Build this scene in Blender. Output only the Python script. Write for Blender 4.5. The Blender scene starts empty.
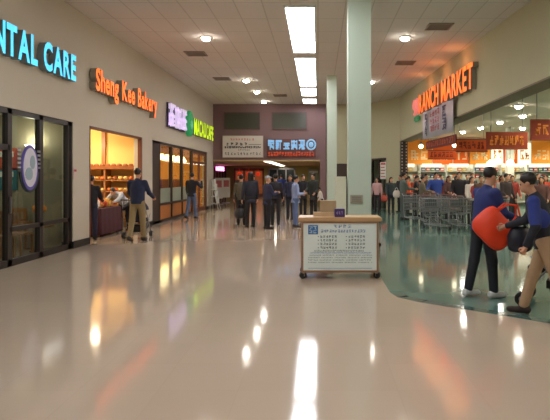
import bpy, bmesh, math, random
import numpy as np
from mathutils import Vector, Matrix

random.seed(7)
SC = bpy.context.scene
COL = SC.collection
PI = math.pi
R = math.radians

# ------------------------------------------------------------------ camera, world, exposure
cam_data = bpy.data.cameras.new('camera')
cam_data.sensor_width = 36.0
cam_data.lens = 36.0 * 560 / 550
cam_data.shift_x = -43 / 550
cam_data.shift_y = -33 / 550
cam_data.clip_end = 200
cam = bpy.data.objects.new('camera', cam_data)
COL.objects.link(cam)
cam.location = (0, 0, 1.6)
cam.rotation_euler = (PI / 2, 0, 0)
SC.camera = cam
SC.view_settings.view_transform = 'Standard'
SC.view_settings.look = 'None'
SC.view_settings.gamma = 1
SC.view_settings.use_curve_mapping = False
SC.view_settings.exposure = 0.47
world = bpy.data.worlds.new('world')
SC.world = world
world.use_nodes = True
world.node_tree.nodes['Background'].inputs[0].default_value = (1, .95, .88, 1)
world.node_tree.nodes['Background'].inputs[1].default_value = .05

TROFFER = 11       # emission of the ceiling troffers
CAN_W = 75          # watts of each downlight
CEIL = 5.4
XL = -5.47          # face of the left wall


def xr(y):          # face of the slightly angled right wall
    return 5.2 - .05 * y


# ------------------------------------------------------------------ materials
def lin(c):
    c = c / 255
    return c / 12.92 if c <= .04045 else ((c + .055) / 1.055) ** 2.4


def rgb(c):
    return (lin(c[0]), lin(c[1]), lin(c[2]), 1)


_M = {}


def mat(name, c, rough=.6, metal=0, vary=.08, scale=6, emit=0, coat=0, bump=0):
    if name in _M:
        return _M[name]
    m = bpy.data.materials.new(name)
    m.use_nodes = True
    nt = m.node_tree
    b = nt.nodes['Principled BSDF']
    col = rgb(c)
    b.inputs['Roughness'].default_value = rough
    b.inputs['Metallic'].default_value = metal
    if coat:
        b.inputs['Coat Weight'].default_value = coat
    if vary:
        tc = nt.nodes.new('ShaderNodeTexCoord')
        n = nt.nodes.new('ShaderNodeTexNoise')
        n.inputs['Scale'].default_value = scale
        n.inputs['Detail'].default_value = 3
        nt.links.new(tc.outputs['Object'], n.inputs['Vector'])
        mx = nt.nodes.new('ShaderNodeMix')
        mx.data_type = 'RGBA'
        mx.inputs['A'].default_value = tuple(v * (1 - vary) for v in col[:3]) + (1,)
        mx.inputs['B'].default_value = tuple(min(1, v * (1 + vary)) for v in col[:3]) + (1,)
        nt.links.new(n.outputs['Fac'], mx.inputs['Factor'])
        nt.links.new(mx.outputs['Result'], b.inputs['Base Color'])
        if bump:
            bp = nt.nodes.new('ShaderNodeBump')
            bp.inputs['Strength'].default_value = bump
            bp.inputs['Distance'].default_value = .02
            nt.links.new(n.outputs['Fac'], bp.inputs['Height'])
            nt.links.new(bp.outputs['Normal'], b.inputs['Normal'])
    else:
        b.inputs['Base Color'].default_value = col
    if emit:
        b.inputs['Emission Color'].default_value = col
        b.inputs['Emission Strength'].default_value = emit
    _M[name] = m
    return m


def grid_mat(name, c, line, step, width, rough, bump=0, spec=.5, vary=.05):
    """tiled surface: thin lines every `step` metres in object X and Y"""
    m = bpy.data.materials.new(name)
    m.use_nodes = True
    nt = m.node_tree
    b = nt.nodes['Principled BSDF']
    b.inputs['Roughness'].default_value = rough
    b.inputs['Specular IOR Level'].default_value = spec
    tc = nt.nodes.new('ShaderNodeTexCoord')
    br = nt.nodes.new('ShaderNodeTexBrick')
    br.offset = 0
    br.inputs['Scale'].default_value = 1
    br.inputs['Brick Width'].default_value = step[0]
    br.inputs['Row Height'].default_value = step[1]
    br.inputs['Mortar Size'].default_value = width
    br.inputs['Mortar Smooth'].default_value = .3
    col = rgb(c)
    br.inputs['Color1'].default_value = tuple(v * (1 - vary) for v in col[:3]) + (1,)
    br.inputs['Color2'].default_value = tuple(v * (1 + vary) for v in col[:3]) + (1,)
    br.inputs['Mortar'].default_value = rgb(line)
    nt.links.new(tc.outputs['Object'], br.inputs['Vector'])
    nt.links.new(br.outputs['Color'], b.inputs['Base Color'])
    if bump:
        n = nt.nodes.new('ShaderNodeTexNoise')
        n.inputs['Scale'].default_value = 6.5
        n.inputs['Detail'].default_value = 2
        nt.links.new(tc.outputs['Object'], n.inputs['Vector'])
        bp = nt.nodes.new('ShaderNodeBump')
        bp.inputs['Strength'].default_value = bump
        bp.inputs['Distance'].default_value = .01
        nt.links.new(n.outputs['Fac'], bp.inputs['Height'])
        nt.links.new(bp.outputs['Normal'], b.inputs['Normal'])
    _M[name] = m
    return m


def glass_mat(name, tint=(225, 232, 226), refl=.9):
    m = bpy.data.materials.new(name)
    m.use_nodes = True
    nt = m.node_tree
    nt.nodes.clear()
    out = nt.nodes.new('ShaderNodeOutputMaterial')
    tr = nt.nodes.new('ShaderNodeBsdfTransparent')
    tr.inputs[0].default_value = rgb(tint)
    gl = nt.nodes.new('ShaderNodeBsdfGlossy')
    gl.inputs['Roughness'].default_value = .02
    fr = nt.nodes.new('ShaderNodeFresnel')
    fr.inputs[0].default_value = 1.5
    mx = nt.nodes.new('ShaderNodeMixShader')
    ge = nt.nodes.new('ShaderNodeNewGeometry')
    inv = nt.nodes.new('ShaderNodeMath')
    inv.operation = 'SUBTRACT'
    inv.inputs[0].default_value = 1
    nt.links.new(ge.outputs['Backfacing'], inv.inputs[1])
    mul = nt.nodes.new('ShaderNodeMath')
    mul.operation = 'MULTIPLY'
    nt.links.new(fr.outputs[0], mul.inputs[0])
    nt.links.new(inv.outputs[0], mul.inputs[1])
    nt.links.new(mul.outputs[0], mx.inputs[0])
    nt.links.new(tr.outputs[0], mx.inputs[1])
    nt.links.new(gl.outputs[0], mx.inputs[2])
    nt.links.new(mx.outputs[0], out.inputs[0])
    _M[name] = m
    return m


M_floor = grid_mat('floor_tile', (186, 167, 148), (183, 164, 145), (.6, .6), .005, .08, bump=.04, spec=.5, vary=.02)
M_teal = grid_mat('teal_tile', (98, 128, 118), (95, 125, 115), (.6, .6), .005, .08, bump=.04, spec=.5, vary=.03)
M_ceil = grid_mat('ceiling_tile', (218, 208, 201), (194, 184, 177), (.61, 1.22), .016, .9, vary=.02)
M_glass = glass_mat('clear_glass')
M_wall = mat('beige_plaster', (199, 188, 170), .8, scale=2, vary=.03)
M_wallr = mat('tan_plaster', (186, 180, 148), .8, scale=2, vary=.03)
M_mauve = mat('mauve_plaster', (126, 98, 97), .8, scale=2, vary=.05)
M_pier = mat('pale_pier', (200, 196, 172), .7, scale=2, vary=.03)
M_dark = mat('dark_bronze', (46, 36, 34), .45, vary=.08)
M_black = mat('black_plastic', (20, 20, 22), .45)
M_base = mat('dark_base', (40, 36, 34), .4)
M_wood = mat('warm_wood', (158, 104, 58), .45, vary=.15, scale=9)
M_woodd = mat('red_wood', (112, 62, 40), .45, vary=.15, scale=9)
M_oak = mat('light_oak', (196, 158, 112), .45, vary=.1, scale=9)
M_white = mat('white_paint', (226, 228, 220), .5, vary=.03)
M_metal = mat('grey_metal', (150, 150, 152), .3, metal=.9, vary=.05)
M_wire = mat('cart_wire', (140, 142, 144), .35, metal=.6, vary=.05)
M_skin = mat('skin', (196, 146, 116), .6, vary=.05)
M_hair = mat('black_hair', (26, 21, 19), .5, vary=.2, scale=60)
M_hairb = mat('brown_hair', (72, 36, 24), .5, vary=.2, scale=60)
M_hairg = mat('grey_cap', (150, 150, 152), .7, vary=.1, scale=40)
M_lamp = mat('lamp_glow', (247, 250, 255), .5, vary=0, emit=TROFFER)
M_can = mat('can_glow', (255, 248, 236), .5, vary=0, emit=45)
M_globe = mat('globe_glow', (255, 236, 200), .5, vary=0, emit=6)
M_pend = mat('pendant_glow', (255, 214, 140), .5, vary=0, emit=9)


# ------------------------------------------------------------------ mesh helpers
class MB:
    """collects shapes and links them as one mesh object"""

    def __init__(s):
        s.v, s.f, s.m, s.sm = [], [], [], []

    def add(s, vs, fs, mi=0, smooth=False):
        o = len(s.v)
        s.v += [tuple(v) for v in vs]
        s.f += [tuple(i + o for i in f) for f in fs]
        s.m += [mi] * len(fs)
        s.sm += [smooth] * len(fs)
        return s

    def box(s, x0, x1, y0, y1, z0, z1, mi=0, mtx=None):
        vs = [Vector((x, y, z)) for z in (z0, z1) for y in (y0, y1) for x in (x0, x1)]
        if mtx is not None:
            vs = [mtx @ v for v in vs]
        return s.add(vs, [(0, 2, 3, 1), (4, 5, 7, 6), (0, 1, 5, 4), (2, 6, 7, 3), (0, 4, 6, 2), (1, 3, 7, 5)], mi)

    def cbox(s, c, d, mi=0, rz=0):
        m = Matrix.Translation(c) @ Matrix.Rotation(rz, 4, 'Z')
        return s.box(-d[0] / 2, d[0] / 2, -d[1] / 2, d[1] / 2, -d[2] / 2, d[2] / 2, mi, m)

    def rbox(s, x0, x1, y0, y1, z0, z1, r=.02, mi=0, mtx=None):
        """box with chamfered vertical and horizontal edges"""
        bm = bmesh.new()
        bmesh.ops.create_cube(bm, size=1)
        for v in bm.verts:
            v.co = Vector(((x0 + x1) / 2 + v.co.x * (x1 - x0), (y0 + y1) / 2 + v.co.y * (y1 - y0), (z0 + z1) / 2 + v.co.z * (z1 - z0)))
        bmesh.ops.bevel(bm, geom=bm.edges[:], offset=r, segments=2, affect='EDGES')
        bm.verts.index_update()
        vs = [(mtx @ v.co) if mtx is not None else v.co.copy() for v in bm.verts]
        fs = [[v.index for v in f.verts] for f in bm.faces]
        bm.free()
        return s.add(vs, fs, mi)

    def prism(s, pts, z0, z1, mi=0):
        n = len(pts)
        vs = [(p[0], p[1], z0) for p in pts] + [(p[0], p[1], z1) for p in pts]
        fs = [tuple(range(n - 1, -1, -1)), tuple(range(n, 2 * n))]
        fs += [(i, (i + 1) % n, n + (i + 1) % n, n + i) for i in range(n)]
        return s.add(vs, fs, mi)

    def tube(s, pts, r, n=8, mi=0, cap=True, smooth=True):
        pts = [Vector(p) for p in pts]
        rr = r if isinstance(r, (list, tuple)) else [r] * len(pts)
        vs, fs = [], []
        ref = None
        for i, p in enumerate(pts):
            a = pts[max(0, i - 1)]
            b = pts[min(len(pts) - 1, i + 1)]
            d = (b - a).normalized()
            if ref is None:
                ref = Vector((0, 0, 1)) if abs(d.z) < .9 else Vector((1, 0, 0))
            u = d.cross(ref).normalized()
            w = u.cross(d).normalized()
            ref = w
            for k in range(n):
                t = 2 * PI * k / n
                vs.append(p + (u * math.cos(t) + w * math.sin(t)) * rr[i])
        for i in range(len(pts) - 1):
            for k in range(n):
                fs.append((i * n + k, i * n + (k + 1) % n, (i + 1) * n + (k + 1) % n, (i + 1) * n + k))
        if cap:
            fs.append(tuple(range(n - 1, -1, -1)))
            fs.append(tuple((len(pts) - 1) * n + k for k in range(n)))
        return s.add(vs, fs, mi, smooth)

    def lathe(s, prof, c=(0, 0, 0), n=20, mi=0, mtx=None, smooth=True):
        vs, fs = [], []
        for (r, z) in prof:
            for k in range(n):
                t = 2 * PI * k / n
                v = Vector((r * math.cos(t), r * math.sin(t), z))
                v = (mtx @ v) if mtx is not None else v + Vector(c)
                vs.append(v)
        for i in range(len(prof) - 1):
            for k in range(n):
                fs.append((i * n + k, i * n + (k + 1) % n, (i + 1) * n + (k + 1) % n, (i + 1) * n + k))
        fs.append(tuple(range(n - 1, -1, -1)))
        fs.append(tuple((len(prof) - 1) * n + k for k in range(n)))
        return s.add(vs, fs, mi, smooth)

    def ball(s, c, r, n=12, mi=0, mtx=None):
        rx, ry, rz = r if isinstance(r, (list, tuple)) else (r, r, r)
        vs, fs = [], []
        k = n // 2
        for i in range(1, k):
            p = PI * i / k
            for j in range(n):
                t = 2 * PI * j / n
                v = Vector((rx * math.sin(p) * math.cos(t), ry * math.sin(p) * math.sin(t), rz * math.cos(p)))
                vs.append(((mtx @ v) if mtx is not None else v) + Vector(c))
        top, bot = Vector((0, 0, rz)), Vector((0, 0, -rz))
        if mtx is not None:
            top, bot = mtx @ top, mtx @ bot
        vs += [top + Vector(c), bot + Vector(c)]
        T, B = len(vs) - 2, len(vs) - 1
        for i in range(k - 2):
            for j in range(n):
                fs.append((i * n + j, (i + 1) * n + j, (i + 1) * n + (j + 1) % n, i * n + (j + 1) % n))
        for j in range(n):
            fs.append((T, j, (j + 1) % n))
            fs.append((B, (k - 2) * n + (j + 1) % n, (k - 2) * n + j))
        return s.add(vs, fs, mi, True)

    def build(s, name, mats, parent=None, loc=None, rz=0):
        me = bpy.data.meshes.new(name)
        me.from_pydata(s.v, [], s.f)
        if not isinstance(mats, (list, tuple)):
            mats = [mats]
        for m in mats:
            me.materials.append(m)
        me.polygons.foreach_set('material_index', s.m)
        me.polygons.foreach_set('use_smooth', s.sm)
        bm = bmesh.new()
        bm.from_mesh(me)
        bmesh.ops.recalc_face_normals(bm, faces=bm.faces[:])
        bm.to_mesh(me)
        bm.free()
        me.update()
        o = bpy.data.objects.new(name, me)
        COL.objects.link(o)
        if parent is not None:
            o.parent = parent
        if loc is not None:
            o.location = loc
        o.rotation_euler.z = rz
        return o


def tag(o, label, cat, group=None):
    o['label'] = label
    o['category'] = cat
    if group:
        o['group'] = group
    return o


def thing(name, label, cat, loc=(0, 0, 0), rz=0, group=None):
    o = bpy.data.objects.new(name, None)
    o.empty_display_size = .1
    COL.objects.link(o)
    o.location = loc
    o.rotation_euler.z = rz
    return tag(o, label, cat, group)


def struct(name, mb, mats, parent=None):
    o = mb.build(name, mats, parent)
    if parent is None:
        o['kind'] = 'structure'
    return o


def dup(root, loc, rz=None, label=None, group=None):
    r = root.copy()
    COL.objects.link(r)
    r.location = loc
    if rz is not None:
        r.rotation_euler.z = rz
    if label:
        r['label'] = label
    if group:
        r['group'] = group
    for ch in list(root.children):
        c = ch.copy()
        COL.objects.link(c)
        c.parent = r
        for g in list(ch.children):
            d = g.copy()
            COL.objects.link(d)
            d.parent = c
    return r


def lamp(name, kind, loc, power, color=(1, .93, .82), parent=None, **kw):
    ld = bpy.data.lights.new(name, kind)
    ld.energy = power
    ld.color = color
    for k, v in kw.items():
        setattr(ld, k, v)
    o = bpy.data.objects.new(name, ld)
    COL.objects.link(o)
    o.location = loc
    if parent is not None:
        o.parent = parent
    return o


# ------------------------------------------------------------------ the setting
# floor: tan tiles with a teal field along the market side
teal_edge = [(1.0, 29.2), (1.0, 7.75), (1.06, 7.45), (1.3, 7.15), (2.04, 6.55), (2.55, 6.1), (xr(4), 4.6)]
fm = MB()
tan = [(-12, -6), (xr(-6), -6), (xr(4), 4.6)] + teal_edge[-2::-1] + [(1.0, 47), (-12, 47)]
fm.add([(x, y, 0) for x, y in tan], [tuple(range(len(tan)))], 0)
teal = teal_edge + [(xr(4) + .6, 4.6), (17, 4.6), (17, 34), (1.0, 34)]
fm.add([(x, y, 0) for x, y in teal], [tuple(range(len(teal)))], 1)
fm.add([(-12, -6, -.2), (17, -6, -.2), (17, 47, -.2), (-12, 47, -.2)], [(0, 1, 2, 3)], 0)
struct('floor', fm, [M_floor, M_teal])
# darker teal border band set flush in the tiles along that edge
bb = MB()
for a, b in zip(teal_edge[1:-1], teal_edge[2:]):
    d = Vector((b[0] - a[0], b[1] - a[1], 0)).normalized()
    n = Vector((-d.y, d.x, 0)) * .16
    bb.add([(a[0], a[1], .002), (b[0], b[1], .002), (b[0] + n.x, b[1] + n.y, .002), (a[0] + n.x, a[1] + n.y, .002)], [(0, 1, 2, 3)])
struct('trim_1', bb, mat('teal_border', (78, 106, 98), .14, vary=.03))

# ceiling of the hall
cm = MB()
cm.box(-5.9, 6.0, -6, 29.2, CEIL, CEIL + .2)
struct('ceiling', cm, M_ceil)

# left wall: piers and the band over the shop fronts
HZ = 2.83
wl = MB()
T = XL - .25
wl.box(T, XL, -6, 29.2, HZ, CEIL)
wl.box(T, XL, -6, 6.0, 0, HZ)
for a, b in ((12.5, 13.4), (17.4, 18.5), (27.65, 29.2)):
    wl.box(T, XL, a, b, 0, HZ)
struct('wall_left', wl, M_wall)
for i, (a, b) in enumerate(((12.5, 13.4), (17.4, 18.5), (27.65, 29.2))):
    k = MB()
    k.box(T, XL + .02, a - .01, b + .01, 0, .16)
    struct('baseboard_left' + ('' if i == 0 else '.%03d' % i), k, M_base)

# right wall above the market opening, the far jamb and the oblique return
wr = MB()
TH = .5
OZ = 3.5
Y0, Y1 = 3.5, 26.5
zo = lambda y: 3.62 - .0213 * (y - 11.2)
hp = [(xr(-6), -6), (xr(-6) + TH, -6), (xr(Y1) + TH, Y1), (xr(Y1), Y1)]
BOXF = [(3, 2, 1, 0), (4, 5, 6, 7), (0, 1, 5, 4), (1, 2, 6, 5), (2, 3, 7, 6), (3, 0, 4, 7)]
wr.add([(x, y, zo(y)) for x, y in hp] + [(x, y, CEIL) for x, y in hp], BOXF)
wr.prism([(xr(-6), -6), (xr(-6) + TH, -6), (xr(Y0) + TH, Y0), (xr(Y0), Y0)], 0, zo(Y0))
struct('wall_right', wr, M_wallr)
# the soffit lining of the market opening
so = MB()
hp = [(xr(Y0) - .01, Y0), (xr(Y0) + TH + .03, Y0), (xr(Y1) + TH + .03, Y1), (xr(Y1) - .01, Y1)]
so.add([(x, y, zo(y) - .04) for x, y in hp] + [(x, y, zo(y)) for x, y in hp], BOXF)
struct('trim_2', so, mat('soffit_brown', (128, 112, 92), .7))

wo = MB()        # oblique wall with a glazed door opening
A, B = Vector((xr(26.5), 26.5, 0)), Vector((2.73, 28.9, 0))
dv = (B - A).normalized()
nv = Vector((dv.y, -dv.x, 0)) * .2     # outward (away from the hall)
if nv.x < 0:
    nv = -nv


def obl(mb, t0, t1, z0, z1, off=0., th=1., mi=0):
    o0 = nv * off
    p, q = A + (B - A) * t0 + o0, A + (B - A) * t1 + o0
    mb.prism([(p.x, p.y), (q.x, q.y), (q.x + nv.x * th, q.y + nv.y * th), (p.x + nv.x * th, p.y + nv.y * th)], z0, z1, mi)
    return mb


obl(wo, 0, 1, 2.55, CEIL)
obl(wo, 0, .45, 0, 2.55)
struct('wall_oblique', wo, M_wallr)
d1 = bpy.data.objects.new('door_1', None)
COL.objects.link(d1)
d1['kind'] = 'structure'
fr = MB()
obl(fr, .45, 1, 2.45, 2.55, .2, .5)
obl(fr, .45, .48, 0, 2.45, .2, .5)
obl(fr, .97, 1, 0, 2.45, .2, .5)
obl(fr, .71, .74, 0, 2.45, .2, .5)
fr.build('frame', M_dark, d1)
gp = MB()
obl(gp, .48, .71, .05, 2.45, .4, .08)
gp.build('pane', M_glass, d1)
gp = MB()
obl(gp, .74, .97, .05, 2.45, .4, .08)
gp.build('pane', M_glass, d1)
ps = MB()
obl(ps, .5, .7, 1.5, 2.35, .36, .04, 0)
for k in range(5):
    obl(ps, .52 + .03 * (k % 2), .68, 1.6 + k * .15, 1.66 + k * .15, .33, .03, 1)
obl(ps, .52, .68, 2.25, 2.31, .33, .03, 2)
ps.build('poster', [M_white, mat('poster_pink', (204, 120, 124), .6), mat('poster_red', (190, 50, 50), .6)], d1)
# bright room behind that door
bk = MB()
bk.box(2.2, 3.6, 30.6, 30.7, 0, 2.9)
struct('wall_lobby', bk, mat('lobby_wall', (210, 204, 190), .8))

# the end wall: mauve over the passage, beige on its right
wb = MB()
wb.box(-5.9, .42, 29.2, 29.45, 2.47, CEIL)
wb.box(.10, .42, 28.9, 29.45, 0, 4.9)
wb.box(XL - .4, XL, 29.2, 29.45, 0, 2.47)
struct('wall_end', wb, M_mauve)
wb2 = MB()
wb2.box(.42, .9, 29.2, 29.4, 0, CEIL)
wb2.box(1.6, 4.6, 29.2, 29.4, 2.5, CEIL)
wb2.box(.9, 1.6, 29.2, 29.4, 2.3, CEIL)
wb2.box(1.6, 2.73, 29.2, 29.4, 0, 2.5)
struct('wall_end_right', wb2, M_wallr)
d2 = MB()
d2.box(.92, 1.58, 29.25, 29.32, 0, 2.28)
dd = struct('door_2', d2, mat('door_brown', (70, 54, 46), .5))
MB().tube([(1.0, 29.22, 1.0), (1.0, 29.18, 1.0), (1.0, 29.18, 1.15)], .015).build('handle', M_metal, dd)
tr = MB()
tr.box(XL, .45, 29.12, 29.2, 2.42, 2.5)
struct('trim_3', tr, mat('beige_lip', (176, 148, 108), .7))

# upper dark windows in the end wall
for i, (x0, x1) in enumerate(((-4.85, -3.08), (-2.35, -.63))):
    w = bpy.data.objects.new('window_%d' % (i + 1), None)
    COL.objects.link(w)
    w['kind'] = 'structure'
    f = MB()
    z0, z1 = 4.12, 4.93
    for q in ((x0, x1, z0 - .05, z0), (x0, x1, z1, z1 + .05), (x0 - .05, x0, z0 - .05, z1 + .05), (x1, x1 + .05, z0 - .05, z1 + .05)):
        f.box(q[0], q[1], 29.14, 29.22, q[2], q[3])
    f.build('frame', mat('mauve_frame', (96, 72, 70), .6), w)
    g = MB()
    g.box(x0, x1, 29.17, 29.2, z0, z1)
    g.build('pane', mat('dark_green_glass', (66, 66, 54), .3, vary=.1, scale=2), w)

# rear part behind the viewpoint
rw = MB()
rw.box(-6, 6.2, -6.2, -6, 0, CEIL)
struct('wall_rear', rw, M_wall)

# the lower passage beyond
pc = MB()
pc.box(-8, .6, 29.45, 46, 2.5, 2.6)
struct('ceiling_passage', pc, mat('passage_ceiling', (196, 168, 130), .8))
pw = MB()
pw.box(.42, .6, 29.45, 46, 0, 2.5)
struct('wall_passage_right', pw, M_wallr)
pw = MB()
pw.box(-8, -7.5, 29.45, 46, 0, 2.5)
pw.box(-7.5, XL - .4, 29.45, 29.6, 0, 2.5)
struct('wall_passage_left', pw, mat('passage_left', (110, 88, 78), .7))
pw = MB()
pw.box(-8, .6, 45.6, 46, 0, 2.5)
struct('wall_passage_end', pw, mat('passage_green', (160, 152, 92), .7))

# market hall
mk = MB()
mk.prism([(xr(-6) + TH, 2), (17, 2), (17, 33.4), (xr(Y1) + TH, 33.4), (xr(Y1) + TH, 26.5)], 3.9, 4.0)
struct('ceiling_market', mk, mat('market_ceiling', (196, 180, 156), .85, vary=.03, scale=3))
mk = MB()
mk.box(3.4, 17, 33, 33.3, 0, 3.9)
struct('wall_market_end', mk, mat('market_wall', (232, 222, 200), .7))
mk = MB()
mk.box(16.8, 17, 2, 33, 0, 3.9)
mk.box(5.6, 17, 2, 2.2, 0, 3.9)
struct('wall_market_right', mk, _M['market_wall'])
mk = MB()
mk.box(3.9, 4.05, 26.7, 33, 0, 3.9)
struct('wall_market_left', mk, _M['market_wall'])

# jamb post with a column of pale squares
jb = thing('gate_post', 'dark upright post with pale squares at far side of market entrance', 'post', (xr(26.2) + .12, 26.2, 0))
j = MB()
j.box(-.16, .16, -.16, .16, 0, 3.25)
j.build('post', M_dark, jb)
for cx_ in (-.1, .1):
    j = MB()
    for k in range(22):
        z = .25 + k * .145
        j.box(cx_ - .03, cx_ + .03, -.172, -.158, z, z + .07)
    j.build('square_strip', mat('pale_square', (170, 156, 140), .6), jb)


# ------------------------------------------------------------------ columns
def column(x0, x1, y0, d, label):
    o = MB().box(x0, x1, y0, y0 + d, 0, CEIL).build('column', mat('column_paint', (192, 206, 188), .6, vary=.02, scale=2))
    b = MB()
    b.box(x0 - .015, x1 + .015, y0 - .015, y0 + d + .015, 0, .15)
    b.build('column_base', M_base, o)
    c = MB()
    c.box(x0 - .01, x1 + .01, y0 - .01, y0 + d + .01, CEIL - .06, CEIL)
    c.build('column_collar', _M['column_paint'], o)
    return tag(o, label, 'column')


column(.62, 1.09, 11.5, .47, 'nearest square pale column, rising behind the sign cart')
column(.34, .70, 20.9, .36, 'farther slim pale column, in front of the end wall')
o = MB().rbox(.66, .92, 11.475, 11.499, 1.06, 1.23, .006).build('wall_plaque', mat('plaque_grey', (166, 158, 140), .5))
tag(o, 'small grey plaque fixed low on the nearest column', 'plaque')
pk = MB()
for k in range(3):
    pk.box(.69, .89, 11.470, 11.476, 1.10 + k * .04, 1.115 + k * .04)
pk.build('lettering', mat('plaque_ink', (110, 104, 96), .6), o)
o = thing('display_stand', 'short white box stand beside the nearest column', 'stand', (.47, 11.74, 0))
MB().rbox(-.11, .11, -.2, .2, .05, 1.58, .01).build('body', mat('stand_white', (214, 214, 190), .6), o)
MB().rbox(-.12, .11, -.21, .21, 1.58, 1.61, .008).build('top', mat('stand_white', (0, 0, 0)), o)
MB().box(-.1, .1, -.19, .19, 0, .05).build('plinth', M_base, o)


# ------------------------------------------------------------------ ceiling fixtures
ORD = ['nearest', 'second', 'third', 'fourth', 'fifth', 'sixth', 'seventh']
tro = [(8.2, 11.4), (12.4, 16.9), (17.7, 23.2), (23.7, 25.9), (27.0, 28.6)]
for i, (a, b) in enumerate([(-4, -1), (0, 3), (4, 7)] + tro):
    lab = ['bright white ceiling light panel behind the viewpoint', 'bright ceiling light panel overhead', 'bright ceiling light panel just ahead overhead',
           'bright long ceiling light panel before the first visible one',
           'longest visible bright white ceiling light panel, cut by the top edge',
           'second bright white ceiling light panel along the hall', 'third, short bright white ceiling light panel along the hall',
           'farthest small white ceiling light panel near the end wall'][i]
    t = thing('ceiling_light', lab, 'ceiling light', (-.41, (a + b) / 2, CEIL), 0, 'light panels along the middle of the ceiling')
    h = (b - a) / 2
    f = MB()
    f.box(-.36, -.32, -h - .04, h + .04, -.05, -.001)
    f.box(.32, .36, -h - .04, h + .04, -.05, -.001)
    f.box(-.32, .32, -h - .04, -h, -.05, -.001)
    f.box(-.32, .32, h, h + .04, -.05, -.001)
    nb = max(1, round((b - a) / 1.3))
    for k in range(1, nb):
        yy = -h + 2 * h * k / nb
        f.box(-.32, .32, yy - .012, yy + .012, -.05, -.001)
    f.build('frame', M_white, t)
    MB().box(-.32, .32, -h, h, -.035, -.001).build('diffuser', M_lamp, t)


def can_mesh():
    b = MB()
    b.lathe([(.13, 0), (.15, -.012), (.15, -.03), (.115, -.03), (.105, -.008)], n=20)
    g = MB()
    g.lathe([(.10, -.006), (.12, -.03), (.11, -.07), (.07, -.1), (.02, -.112)], n=16)
    return b, g


cans = [(-3.04, 15.2), (-2.8, 21.9), (-2.7, 24.8), (-2.7, 28.0)]
cansr = [(2.36, 15.2), (2.1, 22.2)]
cb, cg = can_mesh()
proto = None
for side, arr, extra in (('left', cans, [(-3.0, 8.5), (-3.0, 2)]), ('right', cansr, [(2.4, 8.5), (2.4, 2)])):
    for i, (x, y) in enumerate(arr + extra):
        lab = 'round bright recessed downlight, %s of the visible row on the %s of the ceiling' % (ORD[i], side) if i < len(arr) else \
            'round recessed downlight overhead on the %s, %s the viewpoint' % (side, 'ahead of' if y > 5 else 'above')
        if proto is None:
            proto = thing('downlight', lab, 'downlight', (x, y, CEIL), 0, 'recessed ceiling downlights')
            cb.build('trim_ring', M_white, proto)
            cg.build('bulb', M_can, proto)
        else:
            dup(proto, (x, y, CEIL), label=lab)
        sp = lamp('downlight_lamp', 'SPOT', (x, y, CEIL - .06), CAN_W * 6, (.97, .98, 1), spot_size=R(120), spot_blend=.6, shadow_soft_size=.08)

vents = [(-3.75, 17.2, 'slotted ceiling vent in the left ceiling near the bakery sign'), (-3.7, 21.6, 'slotted ceiling vent in the left ceiling, farther down the hall'),
         (3.05, 14.1, 'slotted ceiling vent in the right ceiling above the market sign'), (2.9, 18.6, 'slotted ceiling vent in the right ceiling, farther back'),
         (-1.75, 26.0, 'small ceiling vent left of the far light panels')]
vp = None
for x, y, lab in vents:
    if vp is None:
        vp = thing('ceiling_vent', lab, 'vent', (x, y, CEIL), 0, 'ceiling air vents')
        f = MB()
        for q in ((-.31, .31, -.31, -.27), (-.31, .31, .27, .31), (-.31, -.27, -.27, .27), (.27, .31, -.27, .27)):
            f.box(q[0], q[1], q[2], q[3], -.03, -.001)
        f.build('frame', mat('vent_grey', (150, 138, 128), .6), vp)
        MB().box(-.27, .27, -.27, .27, -.006, -.001).build('backing', mat('vent_dark', (84, 76, 70), .8), vp)
        s_ = MB()
        for k in range(7):
            s_.box(-.27, .27, -.24 + k * .075, -.21 + k * .075, -.022, -.008)
        s_.build('slats', _M['vent_grey'], vp)
    else:
        dup(vp, (x, y, CEIL), label=lab)


# ------------------------------------------------------------------ letters and marks
def letter_mesh(ch, depth, bold):
    cu = bpy.data.curves.new('tmp', 'FONT')
    cu.body = ch
    cu.extrude = depth / 2
    cu.offset = bold
    cu.resolution_u = 4
    ob = bpy.data.objects.new('tmp', cu)
    COL.objects.link(ob)
    dg = bpy.context.evaluated_depsgraph_get()
    me = bpy.data.meshes.new_from_object(ob.evaluated_get(dg))
    bpy.data.objects.remove(ob)
    co = np.zeros(len(me.vertices) * 3)
    me.vertices.foreach_get('co', co)
    co = co.reshape(-1, 3)
    polys = [tuple(p.vertices) for p in me.polygons]
    nz = [p.normal.z for p in me.polygons]
    bpy.data.meshes.remove(me)
    return co, polys, nz


def letter_sign(name, text, label, length, height, depth, face, side, loc, rz, bold=.02, gap=.05, group=None):
    """channel letters; local X runs along the text, local Z is up, local -Y faces the reader"""
    t = thing(name, label, 'sign', loc, rz, group)
    glyphs, x = [], 0.
    for ch in text:
        if ch == ' ':
            x += .38
            continue
        co, polys, nz = letter_mesh(ch, 1, bold)
        x0 = co[:, 0].min()
        glyphs.append((co, polys, nz, x - x0))
        x += co[:, 0].max() - x0 + gap
    sx, sz = length / (x - gap), height / .73
    for co, polys, nz, ox in glyphs:
        mb = MB()
        cxm = (co[:, 0].min() + co[:, 0].max()) / 2
        vs = [((c[0] - cxm) * sx, -(c[2] + .5) * depth, c[1] * sz) for c in co]
        for p, n in zip(polys, nz):
            pass
        mb.v = vs
        mb.f = list(polys)
        mb.m = [0 if n > .5 else 1 for n in nz]
        mb.sm = [False] * len(polys)
        mb.build('letter', [face, side], t, ((cxm + ox) * sx, 0, 0))
    return t


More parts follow.
